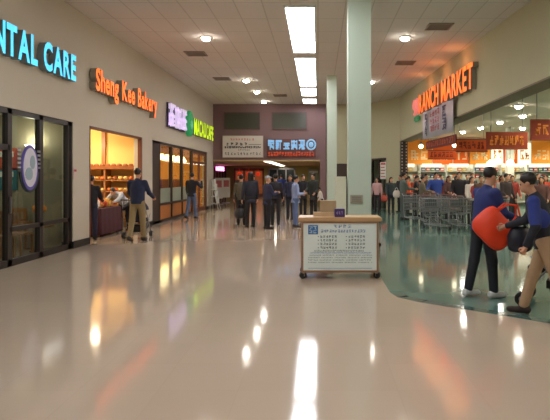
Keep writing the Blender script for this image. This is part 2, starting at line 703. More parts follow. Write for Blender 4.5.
def glyph(mb, x, z, w, h, y0, y1, rnd, th=.12, mi=0, axis='x'):
    """an illegible brush-like character made of a few strokes in a w by h cell"""
    tw, tz = th * w, th * h
    n = rnd.choice((2, 3, 3))
    zs = sorted(rnd.sample([.04, .22, .42, .6, .78, .9], n))
    for q in zs:
        a, b = rnd.choice(((.05, .95), (.1, .9), (.45, .95), (.05, .55)))
        mb.box(x + a * w, x + b * w, y0, y1, z + q * h, z + q * h + tz, mi)
    for q in rnd.sample([.1, .3, .48, .65, .82], 2):
        a, b = rnd.choice(((0, 1), (.1, .6), (.4, 1)))
        mb.box(x + q * w, x + q * w + tw, y0, y1, z + a * h, z + b * h, mi)
    if rnd.random() < .7:
        a, b = (.1, .05), (.5, .55)
        if rnd.random() < .5:
            a, b = (.9, .05), (.5, .55)
        c = Vector((x + (a[0] + b[0]) / 2 * w, (y0 + y1) / 2, z + (a[1] + b[1]) / 2 * h))
        dx, dz = (b[0] - a[0]) * w, (b[1] - a[1]) * h
        m = Matrix.Translation(c) @ Matrix.Rotation(-math.atan2(dz, dx), 4, 'Y')
        L = math.hypot(dx, dz)
        mb.box(-L / 2, L / 2, -(y1 - y0) / 2, (y1 - y0) / 2, -tz / 2, tz / 2, mi, m)


M_cyan = mat('cyan_face', (70, 190, 235), .5, vary=0, emit=.95)
M_orng = mat('orange_face', (255, 96, 22), .5, vary=0, emit=1.35)
M_lime = mat('lime_face', (190, 226, 20), .5, vary=0, emit=.85)
M_violet = mat('violet_face', (206, 190, 220), .5, vary=0, emit=.5)
M_leaf = mat('green_face', (34, 130, 76), .5, vary=0, emit=.5)
M_ret = mat('letter_side', (150, 138, 122), .6)
M_retc = mat('letter_side_blue', (116, 130, 134), .6)
RZL = PI / 2      # left wall: text runs towards +Y, faces +X
letter_sign('shop_sign', 'DENTAL CARE', 'glowing cyan DENTAL CARE letters over the dark glass front', 3.82, .54, .14, M_cyan, M_retc, (XL + .02, 8.47, 3.72), RZL, .035, .07)
letter_sign('shop_sign', 'Sheng Kee Bakery', 'glowing orange Sheng Kee Bakery letters over the bakery opening', 5.05, .53, .16, M_orng, M_ret, (XL + .02, 13.35, 3.70), RZL, .026, .06)
# restaurant sign: three violet characters, a green leaf disc, lime letters
rnd = random.Random(5)
t = thing('restaurant_sign', 'violet character sign with green lotus disc and lime MACAU CAFE letters over the restaurant', 'sign', (XL + .02, 20.15, 3.45), RZL)
for k in range(3):
    g = MB()
    glyph(g, 0, 0, .78, .8, -.16, 0, rnd, .12)
    glyph(g, 0, 0, .78, .8, -.159, -.001, rnd, .1)
    g.build('character', M_violet, t, (k * .87, 0, 0))
    g = MB()
    g.box(-.04, .82, -.06, -.01, -.04, .84)
    g.build('character_backing', mat('sign_black', (34, 28, 36), .6), t, (k * .87, .0, 0))
g = MB()
g.lathe([(.46, 0), (.48, .04), (.48, .14), (.44, .17)], n=24, mtx=Matrix.Translation((3.22, 0, .38)) @ Matrix.Rotation(PI / 2, 4, 'X') @ Matrix.Diagonal((1, 1.12, 1, 1)))
lf = g.build('lotus_disc', M_leaf, t)
g = MB()
for k in range(5):
    a_ = R(-60 + 30 * k)
    g.tube([(3.22, -.178, .16), (3.22 + .15 * math.sin(a_), -.182, .16 + .2 * math.cos(a_)), (3.22 + .26 * math.sin(a_), -.178, .16 + .36 * math.cos(a_))], [.02, .05, .012], 6)
g.build('lotus_petals', mat('leaf_pale', (110, 190, 140), .5, emit=.3), lf)
xx = 3.8
for ch, w, h in (('M', .52, .7), ('A', .46, .7), ('C', .44, .7), ('A', .46, .7), ('U', .44, .7), (' ', .12, 0), ('C', .42, .68), ('A', .44, .68), ('F', .36, .68), ('E', .38, .68)):
    if ch == ' ':
        xx += w
        continue
    co, polys, nz = letter_mesh(ch, 1, .03)
    x0, x1 = co[:, 0].min(), co[:, 0].max()
    mb = MB()
    mb.v = [((c[0] - x0) / (x1 - x0) * w, -(c[2] + .5) * .16, c[1] / .73 * h) for c in co]
    mb.f = list(polys)
    mb.m = [0 if n > .5 else 1 for n in nz]
    mb.sm = [False] * len(polys)
    mb.build('letter', [M_lime, M_ret], t, (xx, 0, 0))
    xx += w + .04

# market letters on the right wall: text runs towards the viewer
ang = math.atan2(-1, .05)
letter_sign('market_sign', 'RANCH MARKET', 'glowing orange RANCH MARKET letters above the market entrance', 6.4, .72, .16, M_orng, M_ret, (xr(21.8) - .02, 21.8, 4.08), ang, .02, .07)
for y in (16.5, 18.6, 20.7):
    lamp('sign_spill', 'POINT', (xr(y) - .3, y, 4.95), 7, (1, .3, .08), shadow_soft_size=.4)  # unseen lamps added for the orange glow around the letters
t = thing('market_emblem', 'small pink emblem with green foot left of the market letters', 'sign', (xr(22.6) - .02, 22.6, 3.85), ang)
g = MB()
for k in range(2):
    m = Matrix.Translation((-.26 + k * .5, 0, .68)) @ Matrix.Rotation(PI / 2, 4, 'X')
    g.lathe([(.20, 0), (.22, .03), (.22, .13), (.19, .15)], n=18, mtx=m)
    g.tube([(-.26 + k * .5 + .18, -.08, .68), (-.26 + k * .5 + .14, -.08, .42), (-.26 + k * .5 - .1, -.08, .3)], .06, 8)
g.build('numeral', mat('emblem_pink', (226, 120, 110), .5, emit=.5), t)
g = MB()
g.rbox(-.35, .4, -.12, 0, -.02, .22, .05)
g.build('foot', mat('emblem_green', (60, 130, 84), .5, emit=.2), t)

# white banner with a dark red strip hanging in front of the market header
t = thing('hanging_banner', 'white printed cloth banner hanging below the market letters', 'banner', (xr(21.3) - .06, 21.3, 3.0), ang)
NB = 14
g = MB()
vs = []
for i in range(NB + 1):
    x = 3.9 * i / NB
    y = -.035 * math.sin(i * 1.3) - .09
    vs += [(x, y, 0), (x, y, 1.03), (x, y + .012, 0), (x, y + .012, 1.03)]
fs = []
for i in range(NB):
    a, b = i * 4, i * 4 + 4
    fs += [(a, b, b + 1, a + 1), (a + 2, a + 3, b + 3, b + 2), (a, a + 2, b + 2, b), (a + 1, b + 1, b + 3, a + 3)]
g.add(vs, fs, 0, True)
g.build('cloth', mat('banner_cloth', (196, 192, 200), .7, vary=.04), t)
rnd = random.Random(11)
g = MB()
for r_ in range(3):
    for k in range(4):
        glyph(g, 1.3 + k * .33, .2 + r_ * .26, .24, .2, -.15, -.142, rnd, .16)
g.build('lettering', mat('banner_red', (186, 110, 116), .6), t)
g = MB()
for q in range(4):
    glyph(g, .55, .1 + q * .21, .3, .2, -.15, -.142, rnd, .18)
    glyph(g, 2.9, .14 + q * .2, .45, .18, -.15, -.142, rnd, .15)
g.build('picture_marks', mat('banner_slate', (96, 92, 120), .6), t)
g = MB()
g.tube([(-.03, -.08, 1.04), (3.95, -.08, 1.04)], .02)
for x in (.1, 1.9, 3.8):
    g.tube([(x, -.08, 1.04), (x, .03, 1.06)], .01, 6)
g.build('rail', M_metal, t)
t = thing('hanging_sign', 'dark red sign strip hanging below the white banner', 'sign', (xr(21.3) + .02, 21.3, 2.64), ang, 'hanging signs of the market')
MB().rbox(0, 3.8, -.05, 0, 0, .3, .012).build('board', mat('maroon_board', (116, 38, 30), .6), t)
for k in range(12):
    g = MB()
    glyph(g, .2 + k * .29, .06, .21, .18, -.062, -.05, rnd, .14)
    g.build('character', mat('dull_orange', (190, 90, 44), .6), t)
for x in (.3, 3.6):
    MB().tube([(x, -.03, .3), (x, -.03, .72)], .008, 6).build('hanger', M_metal, t)

# end-wall signs
t = thing('notice_board', 'white notice board with dark lines of writing on the mauve end wall', 'sign', (-4.96, 29.18, 2.62))
MB().rbox(0, 2.1, -.06, 0, 0, 1.12, .012).build('board', mat('notice_white', (214, 204, 196), .6, vary=.02), t)
g = MB()
for q in ((-.03, 2.13, -.03, .0), (-.03, 2.13, 1.12, 1.15), (-.03, 0, 0, 1.12), (2.1, 2.13, 0, 1.12)):
    g.box(q[0], q[1], -.07, 0, q[2], q[3])
g.build('frame', mat('notice_frame', (150, 120, 110), .6), t)
g = MB()
M_ink = mat('ink', (40, 36, 40), .6)
for n_, x_, dx_, z_, w_, h_, th_ in ((5, .18, .24, .62, .13, .14, .2), (20, .1, .095, .47, .085, .1, .28), (7, .8, .09, .36, .06, .05, .2), (12, .1, .163, .12, .1, .14, .12)):
    g = MB()
    for k in range(n_):
        glyph(g, x_ + k * dx_, z_, w_, h_, -.068, -.06, rnd, th_)
    if n_ == 5:
        g.box(1.35, 2.0, -.068, -.06, .66, .68)
    g.build('text_line', M_ink, t)
g = MB()
for k in range(9):
    glyph(g, .4 + k * .14, .88, .1, .1, -.068, -.06, rnd, .14)
g.build('red_lettering', mat('ink_red', (196, 60, 60), .6), t)

t = thing('neon_sign', 'blue neon character sign with orange line beneath on the end wall', 'sign', (-2.62, 29.18, 3.02))
M_neon = mat('blue_neon', (136, 180, 212), .5, vary=0, emit=.38)
for k in range(5):
    g = MB()
    glyph(g, 0, 0, .36, .5, -.1, -.02, rnd, .13)
    glyph(g, 0, 0, .36, .5, -.099, -.021, rnd, .11)
    g.build('character', M_neon, t, (k * .4, 0, 0))
g = MB()
n = 24
g.tube([(2.26 + .22 * math.cos(2 * PI * k / n), -.06, .26 + .25 * math.sin(2 * PI * k / n)) for k in range(n + 1)], .045, 8)
g.ball((2.26, -.06, .26), (.13, .05, .15), 12)
g.build('round_emblem', M_neon, t)
g = MB()
for k in range(17):
    glyph(g, .02 + k * .142, -.34, .115, .22, -.08, -.02, rnd, .22)
g.build('lower_lettering', mat('orange_neon', (200, 84, 50), .5, vary=0, emit=.2), t)
MB().box(-.05, 2.5, -.02, 0, -.4, .56).build('backing', mat('neon_backing', (104, 66, 62), .7), t)

# ------------------------------------------------------------------ dental front (dark glazed)
w = bpy.data.objects.new('window_3', None)
COL.objects.link(w)
w['kind'] = 'structure'
f = MB()
X0, X1 = XL - .12, XL - .02
for y in (7.4, 8.7, 9.98, 11.12, 12.36):
    f.box(X0, X1, y - .07, y + .07, 0, HZ)
f.box(X0, X1, 12.36, 12.5, 0, HZ)
f.box(X0, X1, 6.0, 12.5, HZ - .1, HZ)
f.box(X0, X1, 6.0, 12.5, 0, .12)
f.box(X0, X1, 9.98, 12.4, .62, .70)
f.box(X0, X1, 7.4, 9.98, 2.08, 2.18)
f.build('frame', M_dark, w)
MB().rbox(X1, X1 + .03, 9.95, 10.0, .95, 1.25, .008).build('door_pull', M_metal, w)
for a, b in ((6.0, 7.33), (7.47, 8.63), (8.77, 9.91), (10.05, 11.05), (11.19, 12.29)):
    MB().box(XL - .08, XL - .07, a, b, .12, HZ - .1).build('pane', M_glass, w)

# oval emblem on that glass
t = thing('window_emblem', 'oval violet and white emblem with a dark teal crescent on the glass front', 'sign', (XL - .015, 10.62, 1.78), RZL)


def oval(rx, rz, y0, y1, n=32, cx=0, cz=0, half=False):
    m = MB()
    pts = []
    for k in range(n + (1 if half else 0)):
        a = (PI + PI * k / n) if half else 2 * PI * k / n
        pts.append((cx + rx * math.cos(a), cz + rz * math.sin(a)))
    k = len(pts)
    m.add([(p[0], y0, p[1]) for p in pts] + [(p[0], y1, p[1]) for p in pts],
          [tuple(range(k)), tuple(range(2 * k - 1, k - 1, -1))] + [(i, (i + 1) % k, k + (i + 1) % k, k + i) for i in range(k)])
    return m


oval(.36, .40, -.02, 0, half=True, cz=-.08).build('crescent', mat('teal_dark', (24, 40, 48), .4), t)
oval(.30, .43, -.03, -.002).build('violet_ring', mat('violet', (96, 84, 170), .5), t)
oval(.25, .37, -.036, -.03).build('white_field', mat('emblem_white', (214, 210, 220), .5), t)
g = oval(.13, .12, -.044, -.036, cx=-.06, cz=-.12)
g2 = oval(.09, .13, -.042, -.036, cx=.07, cz=.1)
g.add(g2.v, g2.f)
g.build('teal_figure', mat('teal_mid', (150, 172, 182), .5), t)
g = MB()
for k in range(5):
    for s_ in (-1, 1):
        g.box(s_ * .36 - .05, s_ * .36 + .05, -.02, 0, -.02 + k * .08, .02 + k * .08)
g.build('side_bars', mat('bar_grey', (150, 150, 156), .5), t)

o = MB().rbox(-.09, .09, -.012, 0, 0, .26, .004).build('notice_card', mat('card_pink', (206, 180, 172), .6), None, (XL + .005, 12.58, 1.55), RZL)
tag(o, 'small pinkish notice card on the pier beside the dark glass front', 'sign')
MB().box(-.06, .06, -.016, -.012, .17, .22).build('card_heading', mat('card_red', (170, 60, 60), .6), o)

# dental waiting room
dr = MB()
dr.box(-10.2, T, 12.6, 12.75, 0, 3.0)
dr.box(-10.2, -10, 5.8, 12.6, 0, 3.0)
dr.box(-10.2, T, 5.8, 6.0, 0, 3.0)
struct('wall_dental', dr, mat('dental_wall', (150, 140, 120), .8))
struct('ceiling_dental', MB().box(-10.2, T, 5.8, 12.75, 3.0, 3.1), mat('dental_ceiling', (170, 164, 150), .8))
t = thing('wall_sconce', 'bright wall sconce glowing behind the dark glass front', 'lamp', (-6.35, 12.6, 2.2))
g = MB()
g.lathe([(.05, 0), (.13, .05), (.17, .12)], n=16, c=(0, -.13, 0))
g.build('shade', mat('sconce_glow', (255, 240, 205), .5, vary=0, emit=6), t)
MB().rbox(-.06, .06, -.03, 0, -.06, .06, .008).build('bracket', M_metal, t)
MB().tube([(0, -.03, 0), (0, -.13, .02)], .015).build('arm', M_metal, t)
lamp('sconce_lamp', 'POINT', (-6.35, 12.4, 2.4), 14, (1, .9, .72), shadow_soft_size=.1)
lamp('dental_lamp', 'AREA', (-7.6, 9.5, 2.95), 45, (1, .95, .84), shape='RECTANGLE', size=2, size_y=4)


def chair(loc, rz, label):
    t = thing('waiting_chair', label, 'chair', loc, rz, 'wooden waiting room chairs')
    MB().rbox(-.24, .24, -.24, .24, .42, .47, .015).build('seat', mat('seat_tan', (150, 104, 66), .6), t)
    g = MB()
    g.rbox(-.24, .24, .2, .24, .82, .92, .012)
    for k in range(5):
        g.box(-.2 + k * .09, -.16 + k * .09, .21, .23, .47, .83)
    g.build('backrest', M_wood, t)
    for sx in (-1, 1):
        for sy in (-1, 1):
            MB().box(sx * .22 - .02, sx * .22 + .02, sy * .22 - .02, sy * .22 + .02, 0, .42 if sy < 0 else .85).build('leg', M_wood, t)
        MB().rbox(sx * .23 - .025, sx * .23 + .025, -.24, .22, .64, .68, .01).build('armrest', M_wood, t)
    return t


chair((-6.15, 10.7, 0), R(60), 'wooden waiting chair behind the emblem pane, nearest of three')
chair((-6.15, 11.4, 0), R(90), 'wooden waiting chair behind the glass, middle of three')
chair((-6.7, 12.2, 0), R(0), 'wooden waiting chair against the waiting room wall')
t = thing('side_table', 'small wooden side table behind the dark glass front', 'table', (-6.0, 12.05, 0))
MB().lathe([(.28, .52), (.3, .53), (.3, .56), (.28, .57)], n=24).build('top', M_wood, t)
MB().lathe([(.035, .04), (.03, .52)], n=12).build('pedestal', M_woodd, t)
MB().lathe([(.2, 0), (.2, .03), (.05, .05)], n=20).build('foot', M_woodd, t)
t = thing('flower_vase', 'white vase of orange flowers on the side table', 'vase', (-6.0, 12.05, .57))
MB().lathe([(.05, 0), (.09, .06), (.07, .14), (.05, .18), (.06, .2)], n=16).build('vase', M_white, t)
g = MB()
rnd = random.Random(3)
for k in range(14):
    a, rr = rnd.random() * 6.28, rnd.random() * .14
    p = (rr * math.cos(a), rr * math.sin(a), .3 + rnd.random() * .1)
    g.ball(p, .045, 8, 0)
    g.tube([(0, 0, .15), p], .006, 5, 1)
g.build('flowers', [mat('flower_orange', (220, 130, 40), .7), mat('stem_green', (60, 90, 50), .7)], t)
for y, c, lab, z in ((9.3, (190, 80, 50), 'orange poster seen through the dental door', 1.75), (9.9, (50, 110, 120), 'teal poster seen through the dental door', 1.3)):
    o = MB().rbox(-.3, .3, -.02, 0, 0, .5, .006).build('poster', mat('poster_c%d' % c[0], c, .6), None, (-7.05 + (y - 9.3) * .0, 12.58, z))
    tag(o, lab, 'poster')
    MB().box(-.22, .22, -.028, -.02, .3, .42).build('heading', M_white, o)

# ------------------------------------------------------------------ bakery
bk = MB()
bk.box(-11, T, 18.25, 18.4, 0, 3.2)
bk.box(-11, -10.8, 12.75, 18.25, 0, 3.2)
struct('wall_bakery', bk, mat('bakery_wall', (236, 196, 118), .8, vary=.04))
struct('ceiling_bakery', MB().box(-11, T, 12.75, 18.4, 3.2, 3.3), mat('bakery_ceiling', (226, 200, 150), .8))
tb = MB()
for a, b in ((13.4, 13.45), (17.3, 17.4)):
    tb.box(T + .15, XL + .01, a, b, 0, HZ)
tb.box(T + .15, XL + .01, 13.4, 17.4, HZ - .06, HZ)
struct('trim_4', tb, M_woodd)
o = MB().box(-7.02, -6.9, 18.15, 18.25, 0, 3.2).build('wall_post', M_wood)
tag(o, 'brown wooden post dividing the yellow bakery wall', 'post')
MB().box(-7.06, -6.86, 18.12, 18.25, 0, .2).build('post_foot', M_woodd, o)
t = thing('bread_shelf', 'wooden bread display shelf against the yellow bakery wall', 'shelf', (-6.75, 17.95, 0))
for x in (-1.05, 0, 1.05):
    MB().box(x - .025, x + .025, -.25, .25, 0, 1.85).build('side_panel', M_wood, t)
for z in (.25, .7, 1.12, 1.48):
    MB().box(-1.05, 1.05, -.25, .25, z, z + .03).build('shelf_board', M_wood, t)
g = MB()
g.box(-1.1, 1.1, -.28, .26, 1.85, 1.95)
for k in range(12):
    g.ball((-1.0 + k * .182, -.2, 1.97), (.09, .05, .06), 10)
g.build('crown', mat('crown_wood', (150, 84, 36), .5, vary=.2), t)
M_breads = [mat('bread_%d' % i, c, .7, vary=.2, scale=20) for i, c in enumerate(((206, 142, 66), (232, 196, 120), (176, 98, 40), (230, 120, 50), (236, 220, 190)))]
NAMES_B = ['golden', 'pale', 'dark brown', 'orange', 'cream']
rnd = random.Random(9)
for r_, z in enumerate((.73, 1.15, 1.51)):
    for k in range(12):
        x = -.95 + k * .17 + (.05 if k > 5 else -.0)
        i = rnd.randrange(5)
        b = MB()
        b.ball((0, 0, .055), (.075, .13, .06), 10)
        for q in range(3):
            b.tube([(-.05, -.06 + q * .06, .1), (.05, -.05 + q * .06, .1)], .01, 5)
        o = b.build('bread_loaf', M_breads[i], None, (-6.75 + x, 17.85, z))
        tag(o, '%s bread loaf on the %s board of the bakery shelf' % (NAMES_B[i], ['lower', 'middle', 'upper'][r_]), 'bread', 'loaves on the bakery shelf')
t = thing('display_table', 'display table draped in dark maroon cloth at the bakery entrance', 'table', (-6.25, 15.6, 0))
MB().box(-.45, .45, -.75, .75, .7, .74).build('top', M_wood, t)
g = MB()
n = 60
ring = []
for k in range(n):
    q = k / n * 4
    sgm, u = int(q), q - int(q)
    c = [(-.5, -.8), (.5, -.8), (.5, .8), (-.5, .8)]
    p, r2 = c[sgm], c[(sgm + 1) % 4]
    x, y = p[0] + (r2[0] - p[0]) * u, p[1] + (r2[1] - p[1]) * u
    ring.append((x, y))
vs = [(x * .92, y * .95, .76) for x, y in ring] + [(x * .98, y * .98, .74) for x, y in ring] + \
     [(x * (1.02 + .05 * math.sin(k * 2.1)), y * (1.02 + .04 * math.sin(k * 2.1)), .06) for k, (x, y) in enumerate(ring)]
fs = [tuple(range(n))] + [(j * n + k, j * n + (k + 1) % n, (j + 1) * n + (k + 1) % n, (j + 1) * n + k) for j in range(2) for k in range(n)]
g.add(vs, fs, 0, True)
g.build('cloth', mat('maroon_cloth', (72, 26, 32), .8), t)
for sx in (-1, 1):
    for sy in (-1, 1):
        MB().box(sx * .4 - .03, sx * .4 + .03, sy * .7 - .03, sy * .7 + .03, 0, .7).build('leg', M_woodd, t)
pack_c = [((236, 226, 206), 'white'), ((214, 150, 70), 'golden'), ((200, 70, 40), 'red'), ((240, 190, 90), 'yellow')]
k = 0
for ix in range(3):
    for iy in range(5):
        c, nm = pack_c[(ix * 2 + iy) % 4]
        if (ix, iy) == (2, 4):
            continue
        b = MB()
        b.rbox(-.1, .1, -.11, .11, 0, .12 + .05 * ((ix + iy) % 3), .03)
        o = b.build('pastry_box', mat('pack_' + nm, c, .5), None, (-6.55 + ix * .28, 15.05 + iy * .27, .765))
        MB().rbox(-.03, .03, -.03, .03, .118 + .05 * ((ix + iy) % 3), .15 + .05 * ((ix + iy) % 3), .01).build('knot', M_white, o)
        tag(o, '%s pastry pack on the maroon table, %s row, %s from the near end' % (nm, ['inner', 'middle', 'outer'][ix], ['first', 'second', 'third', 'fourth', 'fifth'][iy]), 'pastry pack', 'pastry packs on the maroon table')
for x, y in ((-7.0, 14.4), (-8.2, 16.4), (-6.6, 16.6), (-9.4, 14.6)):
    lamp('bakery_lamp', 'SPOT', (x, y, 3.15), 110, (1, .84, .58), spot_size=R(160), spot_blend=.4, shadow_soft_size=.1)
t = thing('track_lamp', 'warm spot lamp washing the left part of the bakery wall', 'lamp', (-7.3, 17.3, 3.2))
MB().lathe([(.05, -.05), (.08, -.2), (.07, -.22)], n=14).build('shade', M_metal, t)
MB().tube([(0, 0, 0), (0, 0, -.06)], .015).build('stem', M_metal, t)
lamp('track_bulb', 'POINT', (-7.3, 17.35, 2.7), 34, (1, .86, .58), shadow_soft_size=.08)

# ------------------------------------------------------------------ restaurant front
w = bpy.data.objects.new('window_4', None)
COL.objects.link(w)
w['kind'] = 'structure'
f = MB()
X0, X1 = XL - .14, XL - .02
ys = [19.45, 21.1, 22.75, 24.5, 27.55]
f.box(X0, X1, 18.5, 19.45, 0, HZ)
for y in ys:
    f.box(X0, X1, y - .06, y + .06, 0, HZ)
f.box(X0, X1, 18.5, 27.65, HZ - .09, HZ)
f.box(X0, X1, 18.5, 24.5, 0, .1)
f.box(X0, X1, 19.5, 24.5, .60, .68)
f.build('frame', mat('brown_frame', (60, 44, 36), .45), w)
M_frost = mat('frosted_band', (150, 156, 138), .4, vary=.05)
M_kick = mat('orange_panel', (186, 112, 52), .4, vary=.12, scale=5)
for a, b in zip(ys[:3], ys[1:4]):
    MB().box(XL - .09, XL - .06, a + .06, b - .06, .1, .60).build('kick_panel', M_kick, w)
    MB().box(XL - .09, XL - .08, a + .06, b - .06, .68, 1.2).build('frosted_band', M_frost, w)
    MB().box(XL - .085, XL - .078, a + .06, b - .06, 1.2, HZ - .09).build('pane', M_glass, w)
d3 = bpy.data.objects.new('door_3', None)
COL.objects.link(d3)
d3['kind'] = 'structure'
for a, b in ((24.6, 26.0), (26.06, 27.45)):
    f = MB()
    for q in ((a, a + .1, 0, HZ - .1), (b - .1, b, 0, HZ - .1), (a + .1, b - .1, 0, .2), (a + .1, b - .1, 2.2, 2.3), (a + .1, b - .1, HZ - .2, HZ - .1)):
        f.box(XL - .1, XL - .04, q[0], q[1], q[2], q[3])
    l = f.build('leaf', M_woodd, d3)
    MB().box(XL - .075, XL - .07, a + .1, b - .1, .2, HZ - .2).build('pane', M_glass, l)
MB().tube([(XL - .04, 25.88, .9), (XL + .03, 25.88, .95), (XL + .03, 25.88, 1.35), (XL - .04, 25.88, 1.4)], .018).build('handle', M_metal, d3)
rs = MB()
rs.box(-10.5, T, 28.6, 28.75, 0, 3.2)
rs.box(-10.7, -10.5, 18.4, 28.75, 0, 3.2)
struct('wall_restaurant', rs, mat('restaurant_wall', (214, 150, 74), .8, vary=.06))
struct('ceiling_restaurant', MB().box(-10.7, T, 18.4, 28.75, 3.2, 3.3), mat('restaurant_ceiling', (190, 150, 96), .8))
pp = None
for i, (x, y) in enumerate([(-6.6, 22.9), (-6.6, 23.7), (-6.6, 24.5), (-6.6, 25.5), (-6.6, 26.4), (-6.6, 27.3)]):
    lab = 'glowing pendant lamp in the restaurant, %s from the near end of the row' % ('first' if i == 0 else ORD[i])
    if pp is None:
        pp = thing('pendant_lamp', lab, 'lamp', (x, y, 3.2), 0, 'pendant lamps in the restaurant')
        MB().lathe([(.05, -.62), (.16, -.78), (.2, -.86), (.18, -.87)], n=18).build('shade', M_pend, pp)
        MB().tube([(0, 0, 0), (0, 0, -.63)], .01, 6).build('cord', M_black, pp)
    else:
        dup(pp, (x, y, 3.2), label=lab)
lamp('restaurant_lamp', 'AREA', (-7.8, 23.5, 3.1), 260, (1, .78, .46), shape='RECTANGLE', size=2.5, size_y=8)
for i, y in enumerate((20.2, 22.4, 24.8)):
    t = thing('dining_table', 'square dining table behind the restaurant glass, %s along' % ORD[i], 'table', (-6.9, y, 0), 0, 'tables in the restaurant')
    MB().rbox(-.4, .4, -.4, .4, .72, .76, .01).build('top', M_oak, t)
    MB().lathe([(.25, 0), (.25, .03), (.04, .06), (.04, .72)], n=16).build('pedestal', M_black, t)
    t = thing('booth_seat', 'high-backed orange booth bench behind restaurant table, %s along' % ORD[i], 'bench', (-6.9, y + .85, 0), 0, 'booths in the restaurant')
    MB().rbox(-.6, .6, -.25, .2, .1, .46, .03).build('seat', M_kick, t)
    MB().rbox(-.6, .6, .2, .3, .1, 1.5, .03).build('backrest', M_woodd, t)

# newspaper rack and poster by the far end of the left wall
t = thing('newspaper_rack', 'white wire newspaper rack against the left wall beyond the restaurant', 'rack', (XL + .28, 28.3, 0), RZL)
g = MB()
for sx in (-.32, .32):
    g.tube([(sx, .2, 0), (sx, .2, 1.5)], .015, 6)
    g.tube([(sx, -.2, 0), (sx, .12, 1.45)], .015, 6)
for z in (.3, .65, 1.0, 1.35):
    g.tube([(-.32, .1, z), (.32, .1, z)], .012, 6)
g.build('frame', M_white, t)
for k, z in enumerate((.25, .6, .95)):
    g = MB()
    g.box(-.3, .3, -.14 + k * .05, -.1 + k * .05, z, z + .3)
    g.box(-.3, .3, -.14 + k * .05, .16, z, z + .02)
    g.build('tray', M_white, t)
g = MB()
g.box(-.26, .26, .02, .05, 1.12, 1.5)
g.build('sheet', mat('paper', (220, 216, 208), .7), t)

# the passage: shop fronts, doors and lights
for i, (y0, y1) in enumerate(((30.5, 33.5), (34.2, 37.2), (38, 41), (41.8, 44.6))):
    t = thing('ceiling_light', 'slim white passage ceiling light, %s beyond the end wall' % ORD[i], 'ceiling light', (-2.8, (y0 + y1) / 2, 2.5), 0, 'passage ceiling lights')
    h = (y1 - y0) / 2
    g = MB()
    g.box(-.26, -.22, -h, h, -.04, -.001)
    g.box(.22, .26, -h, h, -.04, -.001)
    g.build('frame', M_white, t)
    MB().box(-.22, .22, -h, h, -.03, -.001).build('diffuser', mat('passage_glow', (255, 242, 220), .5, vary=0, emit=5), t)
t = thing('storefront', 'orange lit shop front at the far end of the passage', 'shop front', (-5.6, 45.55, 0))
MB().box(-1.1, 1.1, -.06, 0, .2, 2.1).build('glowing_window', mat('far_orange', (170, 96, 52), .5, vary=.5, scale=3, emit=.18), t)
g = MB()
for x in (-1.15, -.4, .4, 1.15):
    g.box(x - .06, x + .06, -.12, 0, 0, 2.3)
g.box(-1.2, 1.2, -.12, 0, 2.1, 2.3)
g.box(-1.2, 1.2, -.12, 0, 0, .25)
g.build('frame', M_woodd, t)
for k in range(3):
    g = MB()
    g.ball((-.75 + k * .75, -.25, 1.85), (.2, .2, .17), 12)
    g.tube([(-.75 + k * .75, -.25, 2.0), (-.75 + k * .75, -.25, 2.3)], .01, 5)
    g.build('lantern', mat('lantern_red', (220, 60, 30), .5, emit=.4), t)
d4 = bpy.data.objects.new('door_4', None)
COL.objects.link(d4)
d4['kind'] = 'structure'
g = MB()
for x in (-4.0, -3.3, -2.6, -1.9):
    g.box(x - .05, x + .05, 45.45, 45.6, 0, 2.3)
g.box(-4.05, -1.85, 45.45, 45.6, 2.2, 2.35)
g.build('frame', M_metal, d4)
for x in (-3.95, -3.25, -2.55):
    MB().box(x, x + .6, 45.5, 45.56, 0, 2.2).build('pane', mat('blue_dark_glass', (40, 52, 58), .15), d4)
o = MB().rbox(-.45, .45, -.04, 0, 0, .9, .01).build('green_notice', mat('pale_green', (150, 172, 150), .6), None, (-.35, 45.58, 1.35))
tag(o, 'pale green notice panel on the far passage wall', 'sign')
MB().box(-.35, .35, -.048, -.04, .6, .75).build('heading', M_white, o)
t = thing('storefront', 'dark shop front with pink neon strip on the left of the passage', 'shop front', (-7.5, 42.6, 0), RZL)
g = MB()
for x in (-2.4, -1.2, 0, 1.2, 2.4):
    g.box(x - .06, x + .06, -.14, 0, 0, 2.3)
g.box(-2.45, 2.45, -.14, 0, 2.1, 2.3)
g.build('frame', M_dark, t)
MB().box(-2.4, 2.4, -.06, 0, .3, 2.1).build('glazing', mat('dim_pane', (70, 56, 52), .2, vary=.3, scale=3), t)
g = MB()
for k in range(7):
    glyph(g, -2.3 + k * .5, 2.06, .4, .3, -.2, -.15, rnd, .2)
g.build('neon_strip', mat('pink_neon', (236, 130, 200), .5, vary=0, emit=3), t)
for i, (x, y) in enumerate(((-5.75, 32.5), (-5.6, 34.2))):
    t = thing('poster_stand', 'white poster stand left inside the passage, %s' % ('nearer one' if i == 0 else 'farther one'), 'sign stand', (x, y, 0), R(15), 'poster stands in the passage')
    MB().rbox(-.22, .22, -.02, .02, .35, 1.55, .008).build('panel', M_white, t)
    g = MB()
    g.tube([(0, .02, 0), (0, .02, .9)], .02, 8)
    g.box(-.22, .22, -.15, .18, 0, .03)
    g.build('stand', M_metal, t)
    MB().box(-.16, .16, -.028, -.02, 1.0, 1.4).build('picture', mat('poster_pink', (0, 0, 0)), t)

